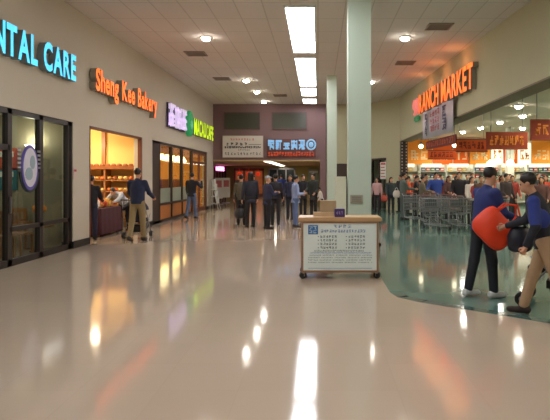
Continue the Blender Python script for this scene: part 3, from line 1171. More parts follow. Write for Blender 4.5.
# ------------------------------------------------------------------ sign cart in the middle
CX, CY = .345, 8.8
t = thing('sign_cart', 'wheeled wooden cart with a white printed notice panel, standing in mid floor', 'cart', (CX, CY, 0))
MB().rbox(-.66, .66, -.03, .6, .90, .965, .012).build('top', M_oak, t)
g = MB()
g.box(-.61, .61, .0, .57, .1, .9)
g.build('body', M_woodd, t)
g = MB()
g.box(-.61, -.575, -.025, 0, .1, .9)
g.box(.575, .61, -.025, 0, .1, .9)
g.box(-.575, .575, -.025, 0, .1, .135)
g.box(-.575, .575, -.025, 0, .875, .9)
g.build('front_frame', mat('cart_frame', (150, 112, 80), .5), t)
pn = MB().box(-.575, .575, -.012, 0, .135, .875).build('notice_panel', mat('notice_green_white', (232, 242, 236), .5, vary=.01), t)
rnd = random.Random(21)
g = MB()
for k in range(4):                       # heading
    glyph(g, -.1 + k * .075, .80, .05, .048, -.016, -.012, rnd, .15)
g.build('heading_line', mat('ink_blue', (120, 156, 196), .6), pn)
g = MB()
for k in range(16):
    glyph(g, -.30 + k * .044, .728, .036, .044, -.016, -.012, rnd, .15)
g.build('subheading_line', mat('ink_blue', (0, 0, 0)), pn)
g = MB()
for k in range(46):
    glyph(g, -.47 + k * .021, .40, .015, .02, -.016, -.012, rnd, .2)
g.build('blue_text_line', mat('ink_blue', (120, 156, 196), .6), pn)
g = MB()
for r_ in range(4):
    for c0 in (-.34, .10):
        g.ball((c0, -.014, .665 - r_ * .058), (.009, .002, .009), 8)
        for k in range(6):
            glyph(g, c0 + .03 + k * .045, .647 - r_ * .058, .036, .036, -.016, -.012, rnd, .17)
for k in range(30):
    glyph(g, -.4 + k * .026, .43, .02, .024, -.016, -.012, rnd, .18)
for q in range(4):
    for k in range(44):
        if (k + q) % 9:
            glyph(g, -.5 + k * .023, .365 - q * .038, .015, .016, -.016, -.012, rnd, .18)
g.build('grey_lettering', mat('ink_grey', (120, 134, 134), .6), pn)
MB().rbox(-.50, -.345, -.018, -.012, .70, .845, .003).build('blue_emblem', mat('emblem_blue', (52, 112, 176), .5), pn)
g = MB()
for k in range(2):
    glyph(g, -.485 + k * .065, .775, .055, .055, -.022, -.018, rnd, .14)
    glyph(g, -.485 + k * .065, .712, .055, .05, -.022, -.018, rnd, .14)
g.build('emblem_lettering', mat('emblem_pale', (190, 214, 226), .5), pn)
MB().rbox(-.5, .5, -.016, -.012, .165, .172, .001).build('lower_line', mat('ink_blue', (0, 0, 0)), pn)
MB().ball((.635, .1, .52), (.025, .03, .03), 10).build('side_knob', M_black, t)
for sx in (-1, 1):
    for y in (.02, .52):
        g = MB()
        g.box(sx * .585 - .03, sx * .585 + .03, y - .03, y + .03, .085, .1)
        g.box(sx * .585 - .028, sx * .585 - .02, y - .02, y + .02, .04, .09)
        g.box(sx * .585 + .02, sx * .585 + .028, y - .02, y + .02, .04, .09)
        cst = g.build('caster', M_metal, t)
        m = Matrix.Translation((sx * .585, y, .06)) @ Matrix.Rotation(sx * R(58), 4, 'Z') @ Matrix.Rotation(PI / 2, 4, 'Y')
        MB().lathe([(.02, -.02), (.055, -.022), (.06, 0), (.055, .022), (.02, .026)], n=16, mtx=m).build('wheel', M_black, cst)
MB().box(-.3, -.1, .2, .4, .045, .1).build('lower_tray', mat('tray_pale', (180, 176, 168), .6), t)
t = thing('cardboard_box', 'brown cardboard box standing on the back of the cart top', 'box', (CX - .18, CY + .36, .965))
MB().rbox(-.13, .13, -.12, .12, 0, .25, .006).build('carton', mat('cardboard', (176, 152, 118), .8), t)
g = MB()
g.box(-.13, .13, -.03, .03, .25, .253)
g.build('tape', mat('tape_tan', (196, 176, 140), .5), t)
MB().box(-.24, .1, -.16, -.05, .0, .07).build('front_flap', mat('cardboard_pale', (200, 172, 136), .8), t)
t = thing('purple_box', 'small purple printed box on the cart top', 'box', (CX - .0, CY + .12, .965))
MB().rbox(-.08, .08, -.06, .06, 0, .13, .006).build('carton', mat('purple_card', (70, 50, 110), .5), t)
g = MB()
for k in range(3):
    glyph(g, -.06 + k * .04, .04, .03, .05, -.064, -.06, rnd, .2)
g.build('print', mat('purple_print', (150, 130, 170), .5), t)


# ------------------------------------------------------------------ shopping carts
def wire_cart(label, loc, rz):
    t = thing('shopping_cart', label, 'shopping cart', loc, rz, 'shopping carts at the market entrance')
    # basket: narrower at the front (+Y) and the floor
    def pt(u, v, s):          # u along length 0..1, v height 0..1, s -1/+1 side
        wdt = (.28 - .06 * u) * (.82 + .18 * v)
        z = .42 + .12 * u + v * (.52 - .1 * u)
        return Vector((s * wdt, -.42 + .84 * u - .04 * (1 - v) * (u - .5), z))
    g = MB()
    for s in (-1, 1):
        for k in range(9):
            g.tube([pt(k / 8, 0, s), pt(k / 8, 1, s)], .006, 4, smooth=False)
        for v in (0, .25, .5, .75, 1):
            g.tube([pt(0, v, s), pt(1, v, s)], .007 if v < 1 else .012, 4, smooth=False)
    for u in (0, 1):
        for v in (0, .25, .5, .75, 1):
            g.tube([pt(u, v, -1), pt(u, v, 1)], .007, 4, smooth=False)
        for k in range(1, 6):
            a, b = pt(u, 0, -1).lerp(pt(u, 0, 1), k / 6), pt(u, 1, -1).lerp(pt(u, 1, 1), k / 6)
            g.tube([a, b], .006, 4, smooth=False)
    for k in range(1, 8):
        g.tube([pt(k / 8, 0, -1), pt(k / 8, 0, 1)], .006, 4, smooth=False)
    g.build('basket', M_wire, t)
    g = MB()
    for s in (-1, 1):
        g.tube([(s * .27, -.55, 1.0), (s * .26, -.44, .92), (s * .25, -.42, .42), (s * .25, -.35, .16), (s * .19, .42, .14)], .013, 6)
        g.tube([(s * .19, .42, .14), (s * .19, .3, .52)], .012, 6)
    g.tube([(-.25, -.35, .16), (.25, -.35, .16)], .012, 6)
    g.tube([(-.19, .42, .14), (.19, .42, .14)], .012, 6)
    for k in range(5):
        g.tube([(-.2 + k * .1, -.35, .17), (-.16 + k * .08, .42, .15)], .006, 4)
    g.build('chassis', M_wire, t)
    MB().tube([(-.29, -.55, 1.0), (.29, -.55, 1.0)], .018, 8).build('handle', mat('cart_handle', (120, 84, 78), .5), t)
    g = MB()
    g.box(-.2, .2, -.38, -.36, .66, .9)
    g.box(-.2, .2, -.36, -.2, .66, .68)
    g.build('child_seat', mat('cart_seat', (96, 104, 104), .5), t)
    for s in (-1, 1):
        for y in (-.35, .4):
            x = s * (.25 if y < 0 else .19)
            g = MB()
            m = Matrix.Translation((x, y, .06)) @ Matrix.Rotation(PI / 2, 4, 'Y')
            g.lathe([(.02, -.016), (.057, -.013), (.06, 0), (.057, .013), (.02, .016)], n=14, mtx=m)
            g.tube([(x, y, .06), (x, y, .15)], .02, 6)
            g.build('wheel', M_black, t)
    return t


c0 = wire_cart('grey wire shopping cart at the front corner of the cart cluster', (3.62, 17.0, 0), R(200))
spots = [((4.35, 17.1), 185, 'grey wire shopping cart beside the front corner cart, nearest the navy man'),
         ((3.7, 18.5), 178, 'grey wire shopping cart second in from the front of the cluster'),
         ((4.45, 18.55), 183, 'grey wire shopping cart in the middle of the cluster by the white-vested woman'),
         ((4.15, 20.1), 180, 'grey wire shopping cart in front of the man in bright blue'),
         ((3.42, 19.9), 190, 'grey wire shopping cart between the grey-suited man and the cluster'),
         ((5.3, 16.4), 160, 'grey wire shopping cart behind the navy man near the market door'),
         ]
for (x, y), a, lab in spots:
    dup(c0, (x, y, 0), R(a), lab)


def carrier_bag(name, loc, c, label, s=1., rz=0, tilt=0):
    t = thing(name, label, 'bag', loc, rz)
    t.rotation_euler.y = tilt
    prof = [(-.14, 0), (.14, 0), (.19, .08), (.2, .2), (.15, .32), (.1, .36)]
    g = MB()
    n = 18
    lv = [(0, .12, .07), (.03, .17, .10), (.12, .2, .115), (.24, .185, .1), (.33, .15, .06), (.38, .12, .035)]
    vs, fs = [], []
    for (z, a, b) in lv:
        for k in range(n):
            q = 2 * PI * k / n
            cr = 1 + .06 * math.sin(3 * q + z * 20)
            vs.append((a * s * cr * math.cos(q), b * s * cr * math.sin(q), z * s))
    for i in range(len(lv) - 1):
        for k in range(n):
            fs.append((i * n + k, i * n + (k + 1) % n, (i + 1) * n + (k + 1) % n, (i + 1) * n + k))
    fs += [tuple(range(n - 1, -1, -1)), tuple((len(lv) - 1) * n + k for k in range(n))]
    g.add(vs, fs, 0, True)
    m = mat('bag_%d_%d_%d' % c, c, .45, vary=.1, scale=12)
    g.build('bag_body', m, t)
    for yy in (-.03, .03):
        MB().tube([(-.08 * s, yy * s, .36 * s), (-.06 * s, yy * s, .48 * s), (0, yy * .3 * s, .53 * s), (.06 * s, yy * s, .48 * s), (.08 * s, yy * s, .36 * s)], .012 * s, 6).build('handle', m, t)
    return t


carrier_bag('shopping_bag', (4.45, 18.3, .56), (222, 178, 176), 'pale pink bag sitting in a shopping cart', .95)

# ------------------------------------------------------------------ market interior
def hanging(x0, x1, y, z0, z1, board, ink, label, n, ceil=3.9):
    t = thing('hanging_sign', label, 'sign', (x0, y, z0), 0, 'hanging signs of the market')
    W, H = x1 - x0, z1 - z0
    MB().rbox(0, W, -.03, .03, 0, H, .012).build('board', board, t)
    g = MB()
    for q in ((0, W, -.01, .03), (0, W, H - .03, H + .01)):
        g.box(q[0], q[1], -.036, .036, q[2], q[3])
    g.build('edge', mat('sign_edge', (150, 70, 40), .6), t)
    cw = W * .84 / n
    for k in range(n):
        g = MB()
        glyph(g, W * .08 + k * cw, H * .22, cw * .8, H * .56, -.042, -.03, rnd, .15)
        g.build('character', ink, t)
    for x in (W * .12, W * .88):
        MB().tube([(x, 0, H), (x, 0, ceil - z0)], .008, 6).build('hanger', M_metal, t)


M_brd = mat('brick_board', (150, 56, 30), .55)
M_brd2 = mat('orange_board', (236, 96, 28), .55)
M_ink1 = mat('sign_orange', (250, 150, 60), .5)
M_ink2 = mat('sign_dark', (160, 50, 20), .5)
hanging(4.93, 6.05, 20, 2.50, 2.95, M_brd2, M_ink2, 'orange market sign hanging left of the brick red one', 6)
hanging(4.95, 6.17, 16.5, 2.42, 2.92, M_brd, M_ink1, 'brick red market sign with orange marks, in the middle of the entrance', 7)
hanging(5.12, 6.4, 13.5, 2.49, 2.98, M_brd, M_ink1, 'brick red market sign cut by the right edge of the view', 6)
hanging(4.7, 5.9, 24, 2.36, 2.75, M_brd2, M_ink2, 'orange market sign farthest into the store', 6)
M_or = mat('orange_wall_panel', (240, 104, 20), .6, vary=.06, scale=2)
M_or2 = mat('yellow_wall_panel', (246, 160, 50), .6, vary=.06, scale=2)
M_wglow = mat('white_panel_glow', (255, 246, 222), .5, vary=0, emit=.7)  # on the wall panels this emission stands in for strong store lighting
px = 4.1
OR9 = ['first', 'second', 'third', 'fourth', 'fifth', 'sixth', 'seventh', 'eighth', 'ninth', 'tenth', 'eleventh', 'twelfth']
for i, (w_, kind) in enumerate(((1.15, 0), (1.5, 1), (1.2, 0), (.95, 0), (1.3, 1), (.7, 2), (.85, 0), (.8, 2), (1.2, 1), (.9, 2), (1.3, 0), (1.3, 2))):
    nm = ['orange wall banner', 'yellow-orange wall banner', 'white wall panel given a glow'][kind]
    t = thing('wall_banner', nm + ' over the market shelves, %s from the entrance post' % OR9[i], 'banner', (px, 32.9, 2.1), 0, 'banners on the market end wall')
    MB().rbox(0, w_ - .06, -.05, 0, 0, 1.7 if kind != 2 else 1.5, .012).build('panel', (M_or, M_or2, M_wglow)[kind], t)
    g = MB()
    for k in range(2):
        glyph(g, w_ * .12 + k * w_ * .38, .5, w_ * .32, .55, -.062, -.05, rnd, .14)
    g.build('lettering', mat('banner_cream', (250, 226, 180), .6) if kind != 2 else M_or2, t)
    px += w_
for i in range(8):
    t = thing('shelf_unit', 'white lit market shelf unit, %s from the entrance post' % ['first', 'second', 'third', 'fourth', 'fifth', 'sixth', 'seventh', 'eighth'][i], 'shelf', (4.9 + i * 1.5, 31.4, 0), 0, 'shelf units at the market end wall')
    MB().box(-.72, .72, .25, .3, 0, 2.3).build('back_panel', M_white, t)
    for x in (-.72, .72):
        MB().box(x - .02, x + .02, -.3, .3, 0, 2.3).build('side_panel', M_white, t)
    for z in (.2, .65, 1.1, 1.5, 1.9):
        MB().box(-.7, .7, -.28, .25, z, z + .03).build('shelf_board', M_white, t)
    MB().box(-.6, .45, -.34, -.2, 2.16, 2.34).build('light_box', M_wglow, t)
cols = [((190, 50, 40), 'red'), ((230, 190, 60), 'yellow'), ((60, 110, 60), 'green'), ((230, 226, 214), 'white'), ((60, 70, 130), 'blue'), ((210, 120, 60), 'orange')]
bp = {}
for i in range(8):
    for z in (1.53, 1.93):
        for k in range(5):
            c, nm = cols[(i * 3 + k * 2 + int(z * 10)) % 6]
            if nm not in bp:
                b = MB()
                b.rbox(-.11, .11, -.1, .1, 0, .2, .012)
                bp[nm] = b.build('grocery_box', mat('grocery_' + nm, c, .5))
                MB().box(-.08, .08, -.104, -.1, .05, .13).build('box_label', M_white, bp[nm])
                o = bp[nm]
                o.location = (4.9 + i * 1.5 - .52 + k * .26, 31.3, z + .002)
                tag(o, '%s grocery box on a white market shelf' % nm, 'box', '%s grocery boxes on the market shelves' % nm)
            else:
                dup(bp[nm], (4.9 + i * 1.5 - .52 + k * .26, 31.3, z + .002))
# ceiling cans and globe lamps of the market
for i, (x, y) in enumerate(((6.45, 18.0), (7.6, 20.8), (7.57, 23.3), (7.6, 18.4), (7.5, 25.8), (7.3, 28.2), (5.6, 21.5), (9.5, 22), (9.5, 26))):
    if y == 18.4:
        x = 7.9
    dup(proto, (x, y, 3.9), label='round downlight in the market ceiling, %s' % ['over the brick red sign', 'second row left', 'third row', 'near the right edge', 'fourth row', 'farthest row', 'just inside the entrance', 'deep right', 'deep right farther'][i], group='market ceiling downlights')
for i, (x, y, z) in enumerate(((4.6, 25, 2.97), (5.75, 23.6, 2.95), (7.7, 25, 2.2), (8.65, 25.2, 2.22))):
    t = thing('globe_lamp', ['white globe lamp at the left end of the dark red strip', 'white globe lamp at the right end of the dark red strip', 'white globe lamp low behind the navy man', 'white globe lamp low, right of the navy man'][i], 'lamp', (x, y, z), 0, 'globe lamps in the market')
    MB().ball((0, 0, 0), .1 if i < 2 else .16, 16).build('globe', M_globe, t)
    MB().tube([(0, 0, .09 if i < 2 else .15), (0, 0, 3.9 - z)], .012, 6).build('stem', M_metal, t)
    MB().lathe([(.06, .08 if i < 2 else .13), (.05, .2)], n=12).build('cap', M_metal, t)
for y in (6, 12, 16, 20, 24, 28, 31):
    for x in (7, 10.5, 14):
        lamp('market_lamp', 'SPOT', (x, y, 3.84), 230, (1, .88, .68), spot_size=R(150), spot_blend=.5, shadow_soft_size=.12)
t = thing('market_pillar', 'slim white pillar inside the market behind the hanging signs', 'column', (8.9, 26, 0))
MB().rbox(-.16, .16, -.16, .16, 0, 3.9, .02).build('shaft', M_white, t)
MB().rbox(-.19, .19, -.19, .19, 0, .2, .02).build('plinth', M_base, t)


# ------------------------------------------------------------------ people
def smin(a, b, k):
    h = np.clip(.5 + .5 * (b - a) / k, 0, 1)
    return b * (1 - h) + a * h - k * h * (1 - h)


class SDF:
    def __init__(s):
        s.p = []
        s.cuts = []

    def cap(s, a, b, r0, r1, k=.03):
        s.p.append(('c', np.array(a, float), np.array(b, float), r0, r1, k))

    def ell(s, c, r, rot=None, k=.03):
        s.p.append(('e', np.array(c, float), np.array(r, float), rot, None, k))

    def cut(s, p, n):
        s.cuts.append((np.array(p, float), np.array(n, float)))

    def mesh(s, vox):
        lo, hi = np.full(3, 1e9), np.full(3, -1e9)
        bbs = []
        for q in s.p:
            if q[0] == 'c':
                r = max(q[3], q[4])
                a, b = np.minimum(q[1], q[2]) - r, np.maximum(q[1], q[2]) + r
            else:
                r = q[2].max() if q[3] is not None else q[2]
                a, b = q[1] - r, q[1] + r
            bbs.append((a, b))
            lo, hi = np.minimum(lo, a), np.maximum(hi, b)
        lo -= 3 * vox
        hi += 3 * vox
        n = np.ceil((hi - lo) / vox).astype(int) + 1
        D = np.full(n, .2)
        ax = [lo[i] + np.arange(n[i]) * vox for i in range(3)]
        for q, (a, b) in zip(s.p, bbs):
            k = q[5]
            pad = k + 2 * vox + .03
            i0 = np.maximum(0, np.floor((a - pad - lo) / vox).astype(int))
            i1 = np.minimum(n, np.ceil((b + pad - lo) / vox).astype(int) + 1)
            sl = tuple(slice(i0[j], i1[j]) for j in range(3))
            P = np.stack(np.meshgrid(ax[0][sl[0]], ax[1][sl[1]], ax[2][sl[2]], indexing='ij'), -1)
            if q[0] == 'c':
                ba = q[2] - q[1]
                t = np.clip(((P - q[1]) @ ba) / max(1e-9, ba @ ba), 0, 1)
                d = np.linalg.norm(P - q[1] - t[..., None] * ba, axis=-1) - (q[3] + (q[4] - q[3]) * t)
            else:
                L = P - q[1]
                if q[3] is not None:
                    L = L @ q[3]
                k0 = np.linalg.norm(L / q[2], axis=-1)
                k1 = np.linalg.norm(L / (q[2] ** 2), axis=-1) + 1e-9
                d = k0 * (k0 - 1) / k1
            D[sl] = smin(D[sl], d, k)
        if s.cuts:
            P = np.stack(np.meshgrid(*ax, indexing='ij'), -1)
            for p, nn in s.cuts:
                D = np.maximum(D, (P - p) @ nn)
        return nets(D, lo, vox)


def nets(D, lo, vox):
    ins = D < 0
    nx, ny, nz = D.shape
    c = [(i, j, k) for i in (0, 1) for j in (0, 1) for k in (0, 1)]
    S = [ins[i:nx - 1 + i, j:ny - 1 + j, k:nz - 1 + k] for i, j, k in c]
    cnt = sum(x.astype(np.int8) for x in S)
    act = (cnt > 0) & (cnt < 8)
    idx = np.full(act.shape, -1)
    ii = np.argwhere(act)
    idx[act] = np.arange(len(ii))
    pos = np.zeros((len(ii), 3))
    num = np.zeros(len(ii))
    for a in range(8):
        for b in range(a + 1, 8):
            ca, cb = np.array(c[a]), np.array(c[b])
            if abs(ca - cb).sum() != 1:
                continue
            pa, pb = ii + ca, ii + cb
            da, db = D[pa[:, 0], pa[:, 1], pa[:, 2]], D[pb[:, 0], pb[:, 1], pb[:, 2]]
            m = (da < 0) != (db < 0)
            t = np.where(m, da / np.where(m, da - db, 1), 0)
            pos += np.where(m[:, None], pa + t[:, None] * (cb - ca), 0)
            num += m
    V = lo + vox * pos / num[:, None]
    F = []
    for axis in range(3):
        u, v = (axis + 1) % 3, (axis + 2) % 3
        s0 = [slice(None)] * 3
        s1 = [slice(None)] * 3
        s0[axis] = slice(0, -1)
        s1[axis] = slice(1, None)
        e = np.argwhere(ins[tuple(s0)] != ins[tuple(s1)])
        e = e[(e[:, u] > 0) & (e[:, v] > 0)]
        q = []
        for du, dv in ((0, 0), (1, 0), (1, 1), (0, 1)):
            w = e.copy()
            w[:, u] -= du
            w[:, v] -= dv
            q.append(idx[w[:, 0], w[:, 1], w[:, 2]])
        q = np.stack(q, -1)
        F.append(q[(q >= 0).all(1)])
    return V, np.concatenate(F)


def put(mb, VF, mi=0):
    V, F = VF
    mb.add(V.tolist(), F.tolist(), mi, True)
    return mb


def rotm(ax, a):
    return np.array(Matrix.Rotation(a, 3, ax))


def person(label, loc, face, h=1.7, top=(40, 44, 60), pants=(36, 36, 42), shoes=(30, 28, 28), hair='short', hairmat=None,
           legs=((0, 0), (0, 0)), arms=((8, 8, 15), (8, 8, 15)), lean=0, turn=0, nod=0, wide=1., hem=.88, vox=.018, skin=None,
           vest=None, sleeve=None, grip=0, group=None, crouch=0, legspread=0.):
    """face: heading in degrees (0 looks along +Y). legs: (hip flex, knee flex) right then left; arms: (flex, abduct, elbow[, inward])"""
    S = h / 1.75
    V3 = lambda *a: np.array(a, float)
    fwd, up = V3(0, 1, 0), V3(0, 0, 1)
    pel = V3(0, 0, .94)
    Rl = rotm('X', -R(lean))
    tor = lambda p: pel + Rl @ (np.array(p, float) - pel)
    J = {}
    for s, nm, (a, b) in ((1, 'r', legs[0]), (-1, 'l', legs[1])):
        hip = pel + V3(s * .09, 0, -.02)
        th = V3(s * (.03 + legspread), math.sin(R(a)), -math.cos(R(a)))
        th /= np.linalg.norm(th)
        q = R(a - b)
        sh = V3(0, math.sin(q), -math.cos(q))
        kn = hip + th * .43
        an = kn + sh * .42
        pitch = min(0, max(-60, (a - b) + 8)) if b > 12 or a < -8 else 0
        f = V3(0, math.cos(R(pitch)), math.sin(R(pitch)))
        dn = V3(0, math.sin(R(pitch)), -math.cos(R(pitch)))
        heel, toe = an + dn * .035 - f * .04, an + dn * .045 + f * .16
        J[nm] = (hip, kn, an, th, sh, heel, toe, f, dn)
    zmin = min(min(J[k][5][2] - .045, J[k][6][2] - .035) for k in 'rl')
    off = V3(0, 0, -zmin)
    pel = pel + off
    for k in 'rl':
        v = J[k]
        J[k] = (v[0] + off, v[1] + off, v[2] + off, v[3], v[4], v[5] + off, v[6] + off, v[7], v[8])
    oz = -zmin
    T_ = lambda x, y, z: tor((x, y, z + oz))
    neck0, neck1 = T_(0, -.01, 1.44), T_(0, .015, 1.54)
    Rh = Rl @ rotm('Z', R(turn)) @ rotm('X', -R(nod - lean * .6))
    hc = T_(0, .03, 1.635)
    Hd = lambda x, y, z: hc + Rh @ V3(x, y, z)
    A_ = {}
    for s, nm, ar in ((1, 'r', arms[0]), (-1, 'l', arms[1])):
        a, c, e = ar[:3]
        inn = ar[3] if len(ar) > 3 else 0
        shd = T_(s * .185 * wide, -.005, 1.41)
        ud = V3(s * math.sin(R(c)), math.sin(R(a)) * math.cos(R(c)), -math.cos(R(a)) * math.cos(R(c)))
        q = R(a + e)
        fd = V3(s * math.sin(R(c * .5 - inn)), math.sin(q) * math.cos(R(inn)), -math.cos(q) * math.cos(R(inn)))
        fd /= np.linalg.norm(fd)
        el = shd + ud * .29
        wr_ = el + fd * .25
        A_[nm] = (shd, el, wr_, fd, s)
    # ---- body, one continuous surface
    B = SDF()
    B.ell(Hd(0, -.01, .03), (.074, .092, .088), Rh)
    B.ell(Hd(0, .03, -.045), (.055, .062, .068), Rh, .03)
    B.cap(Hd(0, .078, .0), Hd(0, .102, -.028), .011, .015, .012)
    for s in (-1, 1):
        B.ell(Hd(s * .075, -.005, -.01), (.012, .022, .032), Rh, .008)
    B.cap(Hd(0, .083, -.063), Hd(0, .085, -.066), .02, .02, .02)
    B.cap(neck0, neck1, .056, .052, .03)
    B.ell(T_(0, 0, 1.27), (.155 * wide, .095, .2), Rl, .05)
    B.ell(T_(0, 0, 1.06), (.135 * wide, .09, .16), Rl, .06)
    B.ell(pel, (.15 * wide, .1, .12), None, .05)
    B.cap(T_(-.15 * wide, 0, 1.41), T_(.15 * wide, 0, 1.41), .05, .05, .05)
    for k in 'rl':
        hip, kn, an, th, sh, heel, toe, f, dn = J[k]
        B.cap(hip, kn, .075, .05, .04)
        B.cap(kn, kn + sh * .14 - fwd * .012, .05, .048, .02)
        B.cap(kn + sh * .14 - fwd * .012, an, .048, .034, .02)
        B.cap(heel, toe, .036, .028, .02)
        B.cap(an, heel, .034, .034, .02)
        shd, el, wr_, fd, s = A_[k]
        B.cap(shd, el, .046, .037, .03)
        B.cap(el, wr_, .037, .026, .02)
        B.cap(wr_, wr_ + fd * .075, .026, .03, .015)
    mb = put(MB(), B.mesh(vox))
    # fingers rooted in the palm
    for k in 'rl':
        shd, el, wr_, fd, s = A_[k]
        med = V3(-s, 0, 0) - fd * (V3(-s, 0, 0) @ fd)
        med /= np.linalg.norm(med)
        u = np.cross(fd, med) * s
        if u @ (fwd + up) < 0:
            u = -u
        u /= np.linalg.norm(u)
        cu = .35 + grip
        for i, ln in enumerate((.07, .08, .075, .058)):
            p = wr_ + fd * .07 + u * (.027 - i * .018)
            pts = [p]
            d = fd
            ang_ = 0
            for j in range(3):
                ang_ += cu * .8
                d = fd * math.cos(ang_) + med * math.sin(ang_)
                pts.append(pts[-1] + d * ln * (.45, .32, .25)[j])
            mb.tube(pts, [.0105, .0095, .009, .006], 6)
        p = wr_ + fd * .03 + u * .022
        d = u * .75 + fd * .66
        p2 = p + d * .035
        p3 = p2 + (fd * .85 + med * .45) * .03
        mb.tube([p, p2, p3], [.013, .0115, .008], 6)
    mb.v = [tuple(np.array(v) * S) for v in mb.v]
    sk = skin or M_skin
    root = mb.build('person', sk, None, loc, R(face))
    tag(root, label, 'person', group)

    def child(name, sd, m):
        V, F = sd.mesh(vox)
        b = MB()
        b.add((V * S).tolist(), F.tolist(), 0, True)
        return b.build(name, m, root)

    # ---- clothes
    key = lambda p, c: mat('%s_%d_%d_%d' % ((p,) + tuple(c)), c, .8, vary=.1, scale=14, bump=.2)
    Pn = SDF()
    Pn.ell(pel + V3(0, 0, .0), (.168 * wide, .118, .13), None, .04)
    for k in 'rl':
        hip, kn, an, th, sh, heel, toe, f, dn = J[k]
        Pn.cap(hip, kn, .094, .07, .04)
        Pn.cap(kn, an + sh * -.03, .07, .06, .03)
    if not crouch:
        for k in 'rl':
            pass
    child('trousers', Pn, key('cloth', pants))
    Jk = SDF()
    Jk.ell(T_(0, 0, 1.27), (.19 * wide, .128, .22), Rl, .05)
    Jk.ell(T_(0, .005, 1.07), (.175 * wide, .125, .2), Rl, .06)
    Jk.cap(T_(-.03, 0, hem + .03), T_(.03, 0, hem + .03), .135 * (.6 + .4 * wide), .135 * (.6 + .4 * wide), .06)
    Jk.cap(T_(-.15 * wide, 0, 1.40), T_(.15 * wide, 0, 1.40), .066, .066, .05)
    Jk.cap(T_(0, -.015, 1.43), T_(0, -.005, 1.47), .074, .064, .03)
    Jk.cut(T_(0, 0, hem), Rl @ V3(0, 0, -1))
    for k in 'rl':
        shd, el, wr_, fd, s = A_[k]
        Jk.cap(shd, el, .066, .054, .035)
        Jk.cap(el, wr_ - fd * .02, .054, .042, .02)
    child('jacket', Jk, key('cloth', top))
    if vest:
        Vs = SDF()
        Vs.ell(T_(0, .02, 1.28), (.13 * wide, .125, .18), Rl, .05)
        Vs.cap(T_(0, .02, 1.0), T_(0, .02, 1.2), .12, .12, .05)
        child('vest_front', Vs, key('cloth', vest))
    if sleeve:
        Sv = SDF()
        shd, el, wr_, fd, s = A_['l']
        Sv.cap(shd, shd + (el - shd) * .9, .073, .061, .03)
        Sv.ell(T_(-.13 * wide, -.01, 1.2), (.075, .12, .13), Rl, .05)
        child('blue_sleeve', Sv, key('cloth', sleeve))
    for k in 'rl':
        hip, kn, an, th, sh, heel, toe, f, dn = J[k]
        So = SDF()
        So.cap(heel, toe, .046, .038, .03)
        So.cap(an, heel + dn * -.01, .05, .044, .03)
        low = heel + dn * .043
        So.cut(low, dn)
        child('shoe', So, key('leather', shoes))
    # ---- hair
    Hs = SDF()
    Hs.ell(Hd(0, -.018, .042), (.084, .098, .092), Rh, .02)
    if hair in ('long', 'bob'):
        L = .2 if hair == 'long' else .1
        for s in (-1, 0, 1):
            Hs.cap(Hd(s * .05, -.06, .02), Hd(s * .06, -.06 - (.02 if s == 0 else 0), -.06 - L), .045, .035, .03)
    elif hair == 'bun':
        Hs.ell(Hd(0, -.11, .05), (.04, .04, .04), None, .02)
    if hair == 'cap':
        Hs.cap(Hd(-.03, .07, .07), Hd(.03, .07, .07), .03, .03, .02)
        Hs.cap(Hd(-.02, .12, .06), Hd(.02, .12, .06), .02, .02, .03)
        Hs.cut(Hd(0, 0, .03), Rh @ V3(0, 0, -1))
    else:
        nn = V3(0, .82, -.57)
        Hs.cut(Hd(0, .066, .05), Rh @ nn)
    child('cap' if hair == 'cap' else 'hair', Hs, hairmat or M_hair)
    for s in (-1, 1):
        b = MB()
        b.ball(tuple(Hd(s * .031, .078, .005) * S), .0115 * S, 8)
        b.build('eye', mat('eye_dark', (40, 32, 30), .3), root)
    b = MB()
    b.ball(tuple(Hd(0, .094, -.052) * S), (.022 * S, .008 * S, .006 * S), 8, 0, Matrix(Rh.tolist()))
    b.build('mouth', mat('lip', (150, 84, 76), .5), root)
    root['hand_r'] = [float(x) for x in A_['r'][2] * S]
    return root


NEAR = .011
NAVY = (34, 42, 76)
# --- left side
person('man in navy polo and khaki trousers pushing a stroller past the bakery', (-4.48, 13.9, 0), -4, 1.80, (36, 44, 74), (150, 128, 90), (50, 40, 36),
       legs=((10, 4), (-10, 12)), arms=((26, 12, 36), (26, 12, 36)), hem=.9, vox=NEAR, grip=.5, turn=-8)
person('man in dark jacket and blue jeans holding a phone to his ear by the restaurant', (-4.8, 21.3, 0), -12, 1.74, (38, 38, 48), (96, 112, 142), (40, 36, 34),
       legs=((10, 3), (-12, 14)), arms=((40, 28, 118, 20), (10, 8, 20)), hem=.86, grip=.5)
# --- centre group
person('tall person in dark coat carrying a black bag, left of the centre group', (-2.16, 17.9, 0), 25, 1.74, (40, 40, 52), (30, 28, 32),
       hair='long', arms=((6, 10, 12), (-4, 12, 8)), hem=.78, wide=1.05)
person('olive-jacketed person just behind the tall dark-coated one', (-2.55, 18.6, 0), 10, 1.66, (84, 78, 62), (40, 36, 36), arms=((10, 6, 30), (8, 8, 20)))
person('stout woman in navy jacket and grey cap, arms folded, in the centre group', (-1.56, 17.2, 0), -60, 1.62, (44, 48, 78), (26, 26, 34), hair='cap', hairmat=M_hairg,
       arms=((22, 10, 80, 30), (22, 10, 80, 30)), wide=1.18, hem=.8)
person('dark-jacketed man standing behind the woman in the grey cap', (-1.42, 18.7, 0), 5, 1.68, (34, 32, 40), (32, 30, 34), arms=((6, 8, 15), (6, 8, 15)))
person('woman in light blue jacket and blue jeans facing right', (-.72, 17.8, 0), -75, 1.64, (150, 166, 208), (98, 116, 158), (60, 54, 54), hair='bun',
       arms=((8, 5, 85, 25), (4, 6, 80, 25)), wide=1.25, hem=.82)
person('person in dark clothes standing behind the woman in light blue', (-1.05, 21.2, 0), 170, 1.66, (40, 42, 66), (34, 34, 46), arms=((6, 8, 14), (6, 8, 14)))
